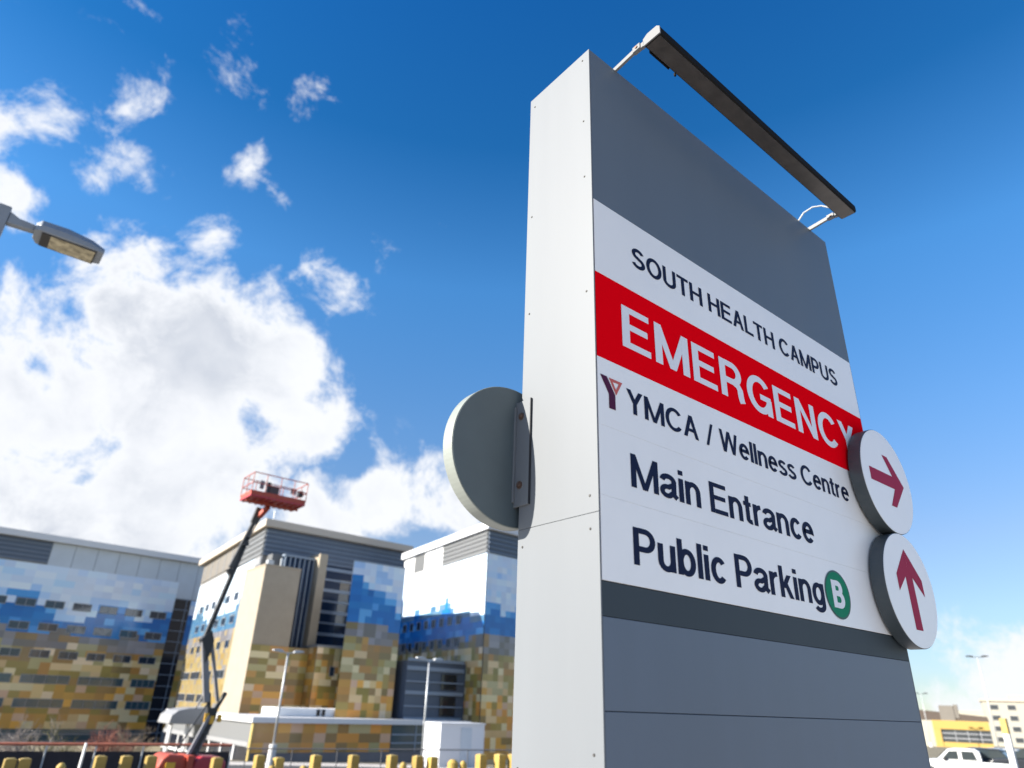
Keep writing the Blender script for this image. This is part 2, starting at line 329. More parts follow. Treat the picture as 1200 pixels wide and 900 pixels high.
    if ch == 'k': V(h,0,1); D(.135,.30,.40,X,.95); D(.53-h*1.1,0,.24,.46,.95); return P, .52
    if ch == 'g': S(arc(.27,X/2+.005,.27-h,X/2-th,0,360,32)); S([(.54-h,X),(.54-h,0)] + arc(.27,0,.27-h,.235-th,0,-150,14)[1:]); return P, .54
    return P, .5
def text_bm(text, w, x0, x1, z0, cap, y, gap=.085):
    """flat lettering standing in the plane y (facing -y), its ink from x0 to x1"""
    bm = bmn(); pen = 0.0; items = []
    for ch in text:
        P, adv = glyph(ch, w)
        for p in P: items.append((p, pen))
        pen += adv + (gap if ch != ' ' else 0.0)
    total = pen - gap; sx = (x1-x0)/total; k = 0
    def put(u, v, o): return bm.verts.new((x0+u*sx, y-o, z0+v*cap))
    for p, off in items:
        o = (k % 7)*.00006; k += 1
        if p[0] == 'p':
            bm.faces.new([put(u+off, v, o) for u, v in p[1]])
        else:
            pts = [Vector((u+off, v)) for u, v in p[1]]; hw = p[2]/2; L = []; n = len(pts)
            closed = (pts[0]-pts[-1]).length < 1e-5
            for i in range(n):
                a = pts[i-1] if i else (pts[-2] if closed else pts[0]); b = pts[i+1] if i < n-1 else (pts[1] if closed else pts[-1])
                d1 = (pts[i]-a); d2 = (b-pts[i])
                d1 = d1.normalized() if d1.length > 1e-7 else d2.normalized(); d2 = d2.normalized() if d2.length > 1e-7 else d1
                t = (d1+d2).normalized(); nn = Vector((-t.y, t.x)); c = max(.6, nn.dot(Vector((-d1.y, d1.x))))
                L.append((pts[i]+nn*hw/c, pts[i]-nn*hw/c))
            vs = [(put(a.x, a.y, o), put(b.x, b.y, o)) for a, b in L]
            for (a, b), (c2, d2) in zip(vs, vs[1:]): bm.faces.new((a, b, d2, c2))
    return bm
def poly_y(bm, pts, y):
    bm.faces.new([bm.verts.new((x, y, z)) for x, z in pts])
def disc_pts(cx, cz, r, n=64): return [(cx+r*math.cos(2*math.pi*i/n), cz+r*math.sin(2*math.pi*i/n)) for i in range(n)]

# ------------------------------------------------------------------ the wayfinding sign
W, D = 1.8, .3404
ZT = 3.9535
def build_sign():
    s = thing('directional_sign', 'tall grey and white hospital directional sign slab with red EMERGENCY band', 'sign', (.9, .17, gz(.9,.17)))
    bm = bmn(); bx(bm, .006, W-.006, .006, D-.006, .01, ZT-.004); obj('core', bm, 'gap', s, world=True)
    # grey end panels, lower and upper sheet with a hairline joint at z=2.137
    for x0, x1 in ((0.0, .0055), (W-.0055, W)):
        for z0, z1 in ((.02, 2.1364), (2.1372, ZT)):
            bm = bmn(); bx(bm, x0, x1, .0, D, z0, z1); obj('end_panel', bm, 'side', s, bevel=.0012, world=True)
    bm = bmn(); bx(bm, .006, W-.006, .002, D-.002, ZT-.0038, ZT); obj('top_cap', bm, 'grey', s, world=True)
    # back
    bm = bmn(); bx(bm, .0058, W-.0058, D-.0058, D-.0005, .02, ZT-.004); obj('rear_panel', bm, 'grey', s, world=True)
    def front(name, z0, z1, m, y=.0005):
        bm = bmn(); bx(bm, .0065, W-.0065, y, y+.005, z0, z1); return obj(name, bm, m, s, bevel=.0004 if y < 0 else .001, seg=1, world=True)
    g = .0011
    up = front('upper_panel', 3.2226+g, ZT-.0002, 'grey')
    hd = front('header_panel', 2.926+g*.3, 3.2226-g, 'sheet', -.0012)
    rd = front('emergency_panel', 2.6172+g*.3, 2.926-g*.3, 'red', -.0012)
    p1 = front('message_panel', 2.396+.0002, 2.6172-g*.3, 'sheet', -.0012)
    p2 = front('message_panel', 2.186+.0002, 2.396-.0002, 'sheet', -.0012)
    p3 = front('message_panel', 1.9545+g, 2.186-.0002, 'sheet', -.0012)
    front('dark_strip', 1.8655+.0006, 1.9545-g, 'dgrey')
    front('lower_panel', 1.6455+.0009, 1.8655-.0006, 'lgrey')
    front('lower_panel', .03, 1.6455-.0009, 'lgrey')
    def letters(name, parent, *a, m='navy', **k):
        bm = text_bm(*a, **k)
        o = obj(name, bm, m, parent); o.location = -Vector(s.location); return o
    Y = -.0022
    letters('lettering', hd, 'SOUTH HEALTH CAMPUS', .168, .189, 1.617, 3.0335, .081, Y, gap=.075)
    letters('lettering', rd, 'EMERGENCY', .168, .124, 1.684, 2.695, .154, Y, m='lwhite', gap=.10)
    letters('lettering', p1, 'YMCA / Wellness Centre', .155, .131, 1.521, 2.4685, .0795, Y, gap=.06)
    letters('lettering', p2, 'Main Entrance', .158, .137, 1.167, 2.235, .1025, Y, gap=.06)
    letters('lettering', p3, 'Public Parking', .158, .134, 1.177, 2.013, .105, Y, gap=.06)
    bm = bmn(); poly_y(bm, [(.016,2.559),(.046,2.559),(.0805,2.506),(.0805,2.457),(.052,2.457),(.052,2.503)], Y)
    o = obj('logo_stem', bm, 'plum', p1); o.location = -Vector(s.location)
    bm = bmn()
    A, B, Cc = Vector((.054,2.558)), Vector((.114,2.558)), Vector((.0845,2.507)); ce = (A+B+Cc)/3
    a, b, c = [ce+(v-ce)*.45 for v in (A, B, Cc)]
    for q in ((A,B,b,a),(B,Cc,c,b),(Cc,A,a,c)): poly_y(bm, [tuple(v) for v in q], Y)
    o = obj('logo_triangle', bm, 'coral', p1); o.location = -Vector(s.location)
    # green parking badge
    def ell(cx, cz, rx, rz, n=56): return [(cx+rx*math.cos(2*math.pi*i/n), cz+rz*math.sin(2*math.pi*i/n)) for i in range(n)]
    bm = bmn(); poly_y(bm, ell(1.2795,2.066,.0935,.0885), Y-.0004); bg = obj('parking_badge', bm, 'dkgreen', p3); bg.location = -Vector(s.location)
    bm = bmn(); poly_y(bm, ell(1.2795,2.066,.0865,.0815), Y-.0009); o = obj('badge_face', bm, 'green', p3); o.location = -Vector(s.location)
    letters('badge_letter', p3, 'B', .21, 1.238, 1.325, 2.017, .10, Y-.0014, m='lwhite')
    # rivets on the end panel
    for y, z in ((.035,3.918),(.312,3.899),(.034,3.60),(.034,3.337),(.314,3.328),(.033,2.86),(.314,2.90),(.033,2.186),(.033,2.093),(.318,2.083),(.033,1.55),(.314,1.5)):
        bm = bmn(); tube(bm, (.001,y,z), (-.0022,y,z), .0045, .0030, 10); obj('rivet', bm, 'rivet', s, world=True)
    # round arrow plates
    def plate(name, cx, cz, r, y0, y1, face, arrows, back=False):
        bm = bmn(); prism(bm, disc_pts(cx, cz, r, 96), y0, y1, 'y')
        p = obj(name, bm, 'discrim' if not back else 'palerim', s, bevel=.002, world=True)
        if not back:
            bm = bmn(); prism(bm, disc_pts(cx, cz, r-.003, 96), y0-.0015, y0-.0001, 'y'); o = obj('face', bm, 'sheet', p); o.location = -Vector(s.location)
            bm = bmn()
            for qi, q in enumerate(arrows): poly_y(bm, q, y0-.002-.00015*qi)
            o = obj('arrow', bm, 'arrow', p); o.location = -Vector(s.location)
        else:
            bm = bmn(); prism(bm, disc_pts(cx, cz, r-.0035, 96), y0-.0015, y0-.0001, 'y'); o = obj('back_face', bm, 'discback', p); o.location = -Vector(s.location)
            bm = bmn(); prism(bm, disc_pts(cx, cz, r-.0035, 96), y1+.0001, y1+.0015, 'y'); o = obj('face', bm, 'sheet', p); o.location = -Vector(s.location)
        return p
    cx, cz = 1.785, 2.6065
    ar = [[(cx-.163,cz+.033),(cx-.163,cz-.026),(cx+.085,cz-.026),(cx+.085,cz+.033)],
          [(cx-.008,cz+.121),(cx+.042,cz+.121),(cx+.163,cz+.003),(cx+.082,cz+.003)],
          [(cx-.008,cz-.113),(cx+.042,cz-.113),(cx+.163,cz+.003),(cx+.082,cz+.003)]]
    plate('arrow_plate', cx, cz, .236, -.064, -.010, 'sheet', ar)
    cx, cz = 1.794, 2.1415
    ar = [[(cx-.031,cz-.161),(cx+.035,cz-.161),(cx+.035,cz+.09),(cx-.031,cz+.09)],
          [(cx+.003,cz+.166),(cx+.003,cz+.075),(cx-.115,cz-.018),(cx-.115,cz+.050)],
          [(cx+.003,cz+.166),(cx+.003,cz+.075),(cx+.125,cz-.018),(cx+.125,cz+.050)]]
    plate('arrow_plate', cx, cz, .232, -.064, -.010, 'sheet', ar)
    plate('arrow_plate', -.021, 2.380, .2345, .3605, .409, None, None, back=True)
    for cx, cz in ((1.785,2.6065),(1.794,2.1415)):
        bm = bmn(); bx(bm, cx-.11, cx-.01, -.010, -.0015, cz-.15, cz+.15); obj('plate_bracket', bm, 'dgrey', s, world=True)
    # bracket of the rear plate, bolted to the end panel
    bm = bmn(); bx(bm, -.0075, -.0005, .290, .366, 2.210, 2.567); bx(bm, -.016, -.0078, .3535, .3597, 2.225, 2.55)
    br = obj('bracket', bm, 'side', s, bevel=.001, world=True)
    bm = bmn(); bx(bm, -.0072, -.0008, .2868, .2898, 2.2105, 2.5665); o = obj('bracket_edge_shadow', bm, 'gap', br); o.location = -Vector(s.location)  # dark strip standing in for the thin shadow along the bracket edge
    for z in (2.512, 2.278):
        bm = bmn(); tube(bm, (-.007,.331,z), (-.0105,.331,z), .0125, n=14); tube(bm, (-.0105,.331,z), (-.016,.331,z), .008, .007, n=6)
        o = obj('bolt', bm, 'bolt', br); o.location = -Vector(s.location)
    # flood light bar held above the top edge by two arms
    z0, z1 = 3.944, 3.982
    y0, y1 = -.228, -.150
    bm = bmn(); prism(bm, [(y0,z0+.006),(y0+.006,z0),(y1-.006,z0),(y1,z0+.006),(y1,z1),(y1-.02,z1+.012),(y0+.012,z1+.012),(y0,z1)], .150, 1.672, 'x')
    fb = obj('light_bar', bm, 'bronze', s, world=True)
    bm = bmn(); bx(bm, .153, 1.668, y0+.006, y1-.006, z0-.002, z0-.0002); o = obj('lens', bm, 'lens', fb); o.location = -Vector(s.location)
    bm = bmn(); prism(bm, [(y0-.001,z0+.002),(y1+.001,z0+.002),(y1+.001,z1),(y1-.02,z1+.013),(y0+.012,z1+.013),(y0-.001,z1)], .144, .1499, 'x'); o = obj('end_cap', bm, 'alu', fb); o.location = -Vector(s.location)
    bm = bmn(); bx(bm, .185, .30, y1+.0003, y1+.006, z0+.002, z0+.016); bx(bm, .335, .343, y1+.0003, y1+.007, z0-.004, z0+.01); o = obj('clip', bm, 'bronze', fb); o.location = -Vector(s.location)
    for x in (.150, 1.640):
        bm = bmn(); bar(bm, (x,.02,3.9535), (x,-.118,3.967), .012, .020); arm = obj('arm', bm, 'alu', s, bevel=.0015, world=True)
        bm = bmn(); bx(bm, x-.010, x+.010, -.135, -.098, 3.953, 3.979); bx(bm, x-.006, x+.010, -.152, -.1352, 3.950, 3.974)
        o = obj('arm_clevis', bm, 'alu', arm, bevel=.002); o.location = -Vector(s.location)
        bm = bmn(); tube(bm, (x-.0105,-.118,3.966), (x-.014,-.118,3.966), .006, n=10); o = obj('arm_bolt', bm, 'bolt', arm); o.location = -Vector(s.location)
    bm = bmn(); pts = [(1.533,.005,3.95),(1.535,-.03,3.985),(1.545,-.075,4.000),(1.56,-.115,3.992),(1.575,-.150,3.965)]
    for a, b in zip(pts, pts[1:]): tube(bm, a, b, .0042, n=8)
    obj('cable', bm, 'galv', s, world=True)
build_sign()

# ------------------------------------------------------------------ hospital
class Wall:
    def __init__(s, o, e, flip=1, k=1.0):
        s.k = k; o = Vector((*o, 0)); e = Vector((*e, 0))
        C = Vector((CAM_POS[0], CAM_POS[1], 0))
        if k != 1.0: o = C+(o-C)*k; e = C+(e-C)*k
        s.o = o; s.d = (e-o).normalized(); s.n = Vector((s.d.y, -s.d.x, 0))*flip
    def z(s, z): return CAM_POS[2]+(z-CAM_POS[2])*s.k
    def p(s, a, d, z): return s.o + s.d*(a*s.k) + s.n*d + Vector((0,0,s.z(z)))
    def box(s, bm, a0, a1, d0, d1, z0, z1):
        vs = [bm.verts.new(s.p(a, d, z)) for z in (z0, z1) for a, d in ((a0,d0),(a1,d0),(a1,d1),(a0,d1))]
        for f in ((0,3,2,1),(4,5,6,7),(0,1,5,4),(1,2,6,5),(2,3,7,6),(3,0,4,7)): bm.faces.new([vs[i] for i in f])
PAL = dict(
    white=[(.66,.72,.80),(.60,.68,.80),(.70,.74,.80),(.55,.65,.80)], lblue=[(.40,.58,.84),(.50,.64,.84),(.32,.52,.82),(.60,.68,.82)],
    mblue=[(.07,.30,.66),(.10,.36,.70),(.05,.26,.62)], dblue=[(.008,.15,.46),(.012,.18,.50),(.006,.13,.42)],
    taupe=[(.19,.18,.19),(.24,.22,.22),(.16,.145,.13),(.28,.27,.29)], brown=[(.16,.12,.06),(.20,.13,.05),(.13,.11,.05)],
    olive=[(.19,.17,.045),(.15,.145,.035),(.24,.21,.07)], gold=[(.33,.20,.05),(.38,.23,.05),(.29,.16,.045)], orange=[(.50,.28,.05),(.48,.23,.05)],
    tan=[(.48,.40,.24),(.42,.33,.18),(.50,.42,.22)], pale=[(.52,.50,.33),(.46,.46,.30),(.55,.50,.38)], sage=[(.26,.28,.15),(.30,.31,.19)], pink=[(.42,.31,.24)], sunlit_yellow=[(.30,.24,.11),(.33,.26,.13),(.28,.23,.14),(.31,.22,.08)], sunlit_blue=[(.07,.165,.27),(.10,.19,.28),(.06,.15,.26)], sunlit_grey=[(.20,.20,.21),(.23,.22,.22),(.17,.16,.16)])
EARTH_HI = ['olive']*4 + ['brown']*3 + ['gold']*2 + ['tan']*2 + ['pale']*2 + ['sage']*2
EARTH_LO = ['olive']*2 + ['gold']*4 + ['orange']*3 + ['tan']*2 + ['pale']*2 + ['brown']*2 + ['pink']
def zone_picker(top_blue, bot_blue, bot_taupe, lo):
    def f(rng, s, z):
        tb, bb, bt = top_blue(s), bot_blue(s), bot_taupe(s)
        if z > tb+2.6: return 'white' if rng.random() < .78 else 'lblue'
        if z > tb+.9: return 'lblue' if rng.random() < .55 else 'white'
        if z > tb: return 'mblue' if rng.random() < .6 else 'lblue'
        if z > bb: return 'dblue' if rng.random() < .85 else 'mblue'
        if z > bt: return 'taupe' if rng.random() < .8 else 'brown'
        return rng.choice(EARTH_HI if z > lo else EARTH_LO)
    return f
def tiles(name, parent, wall, s0, s1, z0, z1, cw, chh, pick, seed, d=.06, holes=()):
    rng = random.Random(seed); bm = bmn(); lay = bm.loops.layers.color.new('tile') if hasattr(bm.loops.layers, 'color') else None
    cols = []; ns = max(1, round((s1-s0)/cw)); nz = max(1, round((z1-z0)/chh)); cw = (s1-s0)/ns; chh = (z1-z0)/nz
    for j in range(nz):
        i = 0; za, zb = z0+j*chh, z0+(j+1)*chh
        while i < ns:
            run = rng.choice((1,1,1,1,2)); run = min(run, ns-i)
            sa, sb = s0+i*cw, s0+(i+run)*cw
            nm = pick(rng, (sa+sb)/2, (za+zb)/2); c = rng.choice(PAL[nm]); f = rng.uniform(.92, 1.08); zm = (za+zb)/2
            if nm in EARTH_LO or nm in EARTH_HI:
                u = max(0, min(1, (9-zm)/14)); base = (.17+.14*u, .145+.055*u, .06-.005*u); c = tuple(a*.78+b*.22 for a, b in zip(c, base)); c = (c[0]*1.52, c[1]*1.34, c[2]*1.25)
            elif nm in ('white', 'lblue'): c = tuple((a*.7+b*.3)*1.06 for a, b in zip(c, (.50,.64,.82)))
            c = tuple(min(.85, v*f) for v in c)
            fc = bm.faces.new([bm.verts.new(wall.p(a, d, z)) for a, z in ((sa,za),(sb,za),(sb,zb),(sa,zb))]); cols.append(c); i += run
    bm.faces.ensure_lookup_table()
    o = obj(name, bm, 'tile', parent, world=True)
    at = o.data.color_attributes.get('tile')
    if at: o.data.color_attributes.remove(at)
    at = o.data.color_attributes.new('tile', 'FLOAT_COLOR', 'CORNER')
    for p in o.data.polygons:
        for li in p.loop_indices: at.data[li].color = (*cols[p.index], 1)
    return o
def window(parent, wall, s0, s1, z0, z1, panes=2, m='glass', fr=.12, d=.06):
    bm = bmn(); k = fr
    wall.box(bm, s0, s1, d+.005, d+.10, z1-k, z1); wall.box(bm, s0, s1, d+.005, d+.10, z0, z0+k)
    ws = (s1-s0-k)/panes
    for i in range(panes+1): wall.box(bm, s0+i*ws, s0+i*ws+k, d+.005, d+.10, z0+k, z1-k)
    f = obj('window', bm, 'frame', parent, world=True)
    bm = bmn(); wall.box(bm, s0+k*.5, s1-k*.5, d+.004, d+.035, z0+k*.5, z1-k*.5)
    o = obj('pane', bm, m, f); bmesh_shift(o, parent)
    return f
def bmesh_shift(o, parent): o.location = -Vector(parent.location)
def louvres(name, parent, wall, s0, s1, z0, z1, n, m='louv', ms='slat', d0=-.3, d=.10, slat=.25):
    bm = bmn(); wall.box(bm, s0, s1, d0, d, z0, z1); o = obj(name, bm, m, parent, world=True)
    bm = bmn(); st = (z1-z0)/n
    for i in range(n): wall.box(bm, s0, s1, d+.002, d+.18, z0+i*st+st*.1, z0+i*st+st*(.1+slat))
    q = obj('slats', bm, ms, o); bmesh_shift(q, parent); return o
def wbox(name, parent, wall, m, *a, bevel=0):
    bm = bmn(); wall.box(bm, *a); return obj(name, bm, m, parent, world=True, bevel=bevel)
def bumpf(s, c, w, h): return h*math.exp(-((s-c)/w)**2)

def wing_a():
    A = Wall((5.4,169), (45.3,171.5), 1, 1.3)
    pr = A.p(10, 0, 0); t = thing('hospital_wing', 'long left hospital wing with pale metal top storey and blue to gold panels', 'building', (pr.x, pr.y, gz(pr.x, pr.y)))
    wbox('body', t, A, 'bodyc', -14, 55, -26, 0, -14, 29.2)
    wbox('roof', t, A, 'wfascia', -14.3, 55, -26.3, 1.5, 29.25, 30.5)
    louvres('louvre_band', t, A, -14, 9.8, 24.9, 29.2, 5, d=.12)
    wbox('panel_backing', t, A, 'joint', 9.85, 55, .004, .06, 21.2, 29.2)
    es = [9.9] + [14.2+i*4.3 for i in range(7)] + [54.9]
    for e0, e1 in zip(es, es[1:]): wbox('metal_panel', t, A, 'metalp', e0+.07, e1-.07, .062, .13, 21.2, 29.15)
    tb = lambda s: 14.6+bumpf(s,8,4.5,3.6)+bumpf(s,24.5,3.4,3.4)+bumpf(s,35.5,3.2,2.2)+bumpf(s,-6,5,3)
    pk = zone_picker(tb, lambda s: 11.9+.6*math.sin(s*.5), lambda s: 9.6+1.2*math.sin(s*.33+1), 3)
    tiles('wall_panels', t, A, -14, 36.4, -5.4, 24.6, 1.9, 1.3, pk, 5, d=.16)
    tiles('wall_panels', t, A, 40.0, 55, -5.4, 21.0, 1.2, 1.05, zone_picker(lambda s: 18.2, lambda s: 11.9, lambda s: 8.5, 3), 6, d=.16)
    for i in range(-3, 7):
        s = 1.65+5.03*i
        for z in (17.15, 12.8, 7.85): window(t, A, s, s+3.45, z-.75, z+.75, 2, d=.16)
    for i in range(-1, 4):
        s = 1.4+10*i; e = min(s+8.5, 36.2)
        for z in (3.3, -.95): window(t, A, s, e, z-.8, z+.8, 4, 'teal', d=.16, fr=.1)
    wbox('storefront', t, A, 'teal', -14, 36.4, .0, .12, -14, -5.45)
    bm = bmn()
    for z in (-6.3, -7.6): A.box(bm, -14, 36.4, .125, .2, z-.1, z+.1)
    obj('storefront_transoms', bm, 'frame', t, world=True)
    wbox('stair_glazing', t, A, 'dglass', 36.45, 39.95, -.5, .1, -14, 21.1)
    bm = bmn()
    for i in range(14): A.box(bm, 36.45, 39.95, .102, .2, 20.98-2.26*i, 21.1-2.26*i)
    A.box(bm, 39.0, 39.12, .102, .18, -14, 21.1)
    obj('stair_transoms', bm, 'mull', t, world=True)
    for z in (17.15, 12.8, 7.85, 3.3):
        window(t, A, 41.2, 42.4, z-.8, z+.8, 1, d=.16)

def wing_m():
    F = Wall((41.8,121), (71.8,121.4)); Lf = Wall((41.8,121), (46.8,172.9), -1)
    t = thing('hospital_wing', 'central hospital wing with beige roof edge, beige stone tower and blue tiled bay', 'building', (56, 121, gz(56,121)))
    bm = bmn(); prism(bm, [(41.9,121.1),(73.2,121.4),(74.6,172),(46.9,172.6)], -9, 29.2, 'z'); obj('body', bm, 'bodyc', t, world=True)
    bm = bmn(); prism(bm, [(40.9,119.7),(72.0,120.1),(73.6,173.5),(45.7,173.5)], 29.22, 30.5, 'z'); obj('roof', bm, 'fascia', t, world=True)
    bm = bmn(); tube(bm, (43.0,122,30.5), (43.0,122,32.6), .12); obj('mast', bm, 'galv', t, world=True)
    # sunlit left face
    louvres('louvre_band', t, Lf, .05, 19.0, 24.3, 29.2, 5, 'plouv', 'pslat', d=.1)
    wbox('taupe_panel', t, Lf, 'brownp', 19.1, 51, .0, .1, 25.0, 29.2)
    bm = bmn()
    for i in range(5): Lf.box(bm, 23+i*6.2, 23.25+i*6.2, .102, .16, 25.0, 29.2)
    obj('panel_joints', bm, 'joint', t, world=True)
    pk = zone_picker(lambda s: 14.6+bumpf(s,4,8,3.6)+bumpf(s,44,6,3), lambda s: 12.6, lambda s: 10.4, 4)
    def pk2(rng, s, z):  # sunlit copies of the panel colours, the strong light put into their tone
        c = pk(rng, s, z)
        if c in EARTH_LO or c in EARTH_HI: c = 'sunlit_yellow' if rng.random() < .85 else 'sunlit_grey'
        if c == 'taupe': c = 'sunlit_grey'
        if c in ('dblue', 'mblue'): c = 'sunlit_blue'
        if c == 'lblue': c = rng.choice(('white', 'sunlit_blue'))
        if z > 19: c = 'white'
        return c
    tiles('wall_panels', t, Lf, .05, 51, -7, 24.2, 1.5, 1.05, pk2, 11, d=.06)
    for z in (18.5, 14.4, 10.1):
        for s in (5.5, 11.5, 18, 24, 30, 36, 42): window(t, Lf, s, s+3.0, z-.75, z+.75, 1, fr=.1)
    for s in (11, 21, 31, 41): window(t, Lf, s, s+8.3, 4.3, 5.8, 3, fr=.1)
    for s in (21, 31, 41): window(t, Lf, s, s+8.3, .2, 1.7, 3, fr=.1)
    bm = bmn(); Lf.box(bm, .2, 3.4, .062, .20, 0, 24.2); gl = obj('corner_glazing', bm, 'dimw', t, world=True)
    for z in (22.2, 20.1, 17.9, 15.8, 13.6, 11.5, 9.4, 7.3, 5.2, 3.1, 1.0): window(t, Lf, .5, 3.1, z-.5, z+.5, 1, d=.2, fr=.08)
    # shaded front: louvres over banded glazing
    louvres('louvre_band', t, F, .05, 31.3, 24.3, 29.15, 6, d=.1)
    wbox('glazing', t, F, 'cglass', 8.0, 31.3, -.3, .08, -2, 24.28)
    bm = bmn()
    for i in range(9):
        z = 23.6-1.9*i; F.box(bm, 8.0, 31.3, .082, .24, z-(.16 if i % 2 else .28), z+(.16 if i % 2 else .28))
    obj('glazing_bands', bm, 'mull', t, world=True)
    wbox('dark_panel', t, F, 'dglass', 15.6, 17.6, .081, .12, 9, 22)
    # pier, curtain wall, stone tower
    bm = bmn(); bx(bm, 50.2, 51.7, 115.5, 121, 9.6, 25.1); obj('stone_pier', bm, 'stonel', t, world=True)
    bm = bmn(); bx(bm, 44.4, 49.9, 117.3, 121, 9.4, 24.0); cw = obj('curtain_wall', bm, 'cglass', t, world=True)
    bm = bmn()
    for i in range(7): bx(bm, 44.5+i*.88, 44.68+i*.88, 117.0, 117.28, 9.4, 24.0)
    bx(bm, 44.3, 50.0, 116.9, 121, 24.02, 24.35)
    o = obj('mullions', bm, 'mull', cw); bmesh_shift(o, t)
    bm = bmn(); bx(bm, 42.6, 44.3, 118.2, 120.9, 21.2, 24.3); obj('vent_housing', bm, 'plouv', t, world=True)
    bm = bmn(); bx(bm, 39.5, 45.6, 112, 120.95, -8, 21.1); tw = obj('stone_tower', bm, 'stone', t, world=True)
    bm = bmn(); bx(bm, 39.42, 45.68, 111.92, 121, 21.12, 21.35); o = obj('coping', bm, 'stonel', tw); bmesh_shift(o, t)
    bm = bmn(); bx(bm, 40.5,41.5,114,115,21.36,22.4); bx(bm, 42.3,42.6,113,113.3,21.36,22.8); o = obj('roof_vent', bm, 'galv', tw); bmesh_shift(o, t)
    # low tiled blocks below the tower and the pier
    Ft = Wall((39.5,111.9), (45.6,111.9)); tl = zone_picker(lambda s: 99, lambda s: 99, lambda s: 99, 3)
    tiles('tile_wall', t, Ft, 0.0, 6.1, -8, 9.0, 1.5, .95, tl, 21, d=.06)
    bm = bmn(); bx(bm, 45.7, 50.0, 114.0, 120.9, -8, 9.1); obj('tile_block_body', bm, 'bodyc', t, world=True)
    Fm = Wall((45.7,114.0), (50.0,114.0)); tiles('tile_wall', t, Fm, 0, 4.3, -8, 9.1, 1.4, .95, tl, 22)
    bm = bmn(); bx(bm, 50.1, 60.6, 111.0, 120.9, -8, 9.3); obj('tile_block_body', bm, 'bodyc', t, world=True)
    Fr = Wall((50.1,111.0), (60.6,111.0)); tiles('tile_wall', t, Fr, 0, 10.5, -8, 9.3, 1.1, .95, tl, 23)
    Fl = Wall((50.1,111.0), (50.1,120.9), -1); tiles('tile_wall', t, Fl, 0, 9.9, -8, 9.3, 1.4, .95, lambda r, s, z: r.choice(('gold','orange','tan')), 24)
    for s in (2.6, 5.2): window(t, Fr, s, s+.9, 5.0, 6.5, 1, fr=.06)
    bm = bmn(); Fr.box(bm, -.1, 10.6, -9.9, .2, 9.32, 9.62); obj('block_coping', bm, 'frame', t, world=True)
    # projecting tiled bay
    # the whole wing stands a little farther out along its own lines of sight
    kk = 1.15; C = Vector((*CAM_POS,)); t.location = C + (Vector(t.location)-C)*kk; t.scale = (kk, kk, kk)

def tiled_bay():
    t = thing('tiled_tower', 'narrow blue and gold tiled tower in front of the central wing', 'building', (55.5, 101, gz(55.5,101)))
    bm = bmn(); prism(bm, [(50.0,101.55),(51.76,101.1),(59.24,101.1),(69.1,138),(68.2,138)], -8, 21.95, 'z'); obj('bay_body', bm, 'bodyc', t, world=True)  # hidden back wedge added to cast shade on the right wing's side
    Bf = Wall((51.7,101), (59.3,101)); Bl = Wall((49.9,101.47), (51.7,101)); Br = Wall((59.3,101), (69.2,138))
    pk = zone_picker(lambda s: 18.6-.55*max(0, s)+.0, lambda s: 13.2-.25*abs(s-2.0), lambda s: 10.4-.15*s, 4)
    tiles('bay_panels', t, Bf, 0, 7.6, -8, 22.0, 1.09, 1.05, pk, 31, d=.0)
    tiles('bay_panels', t, Bl, 0, 1.86, -8, 22.0, 1.3, 1.05, zone_picker(lambda s: 19.5, lambda s: 12.5, lambda s: 10.2, 4), 32, d=.0)
    tiles('bay_panels', t, Br, 0, 38, -8, 22.0, 1.3, 1.05, pk, 33, d=.0)
    bm = bmn(); prism(bm, [(49.8,101.4),(51.65,100.9),(59.4,100.9),(69.3,138.1),(68.1,138.1)], 22.02, 22.16, 'z'); obj('bay_coping', bm, 'mull', t, world=True)
    kk = .98; C = Vector((*CAM_POS,)); t.location = C + (Vector(t.location)-C)*kk; t.scale = (kk, kk, kk)

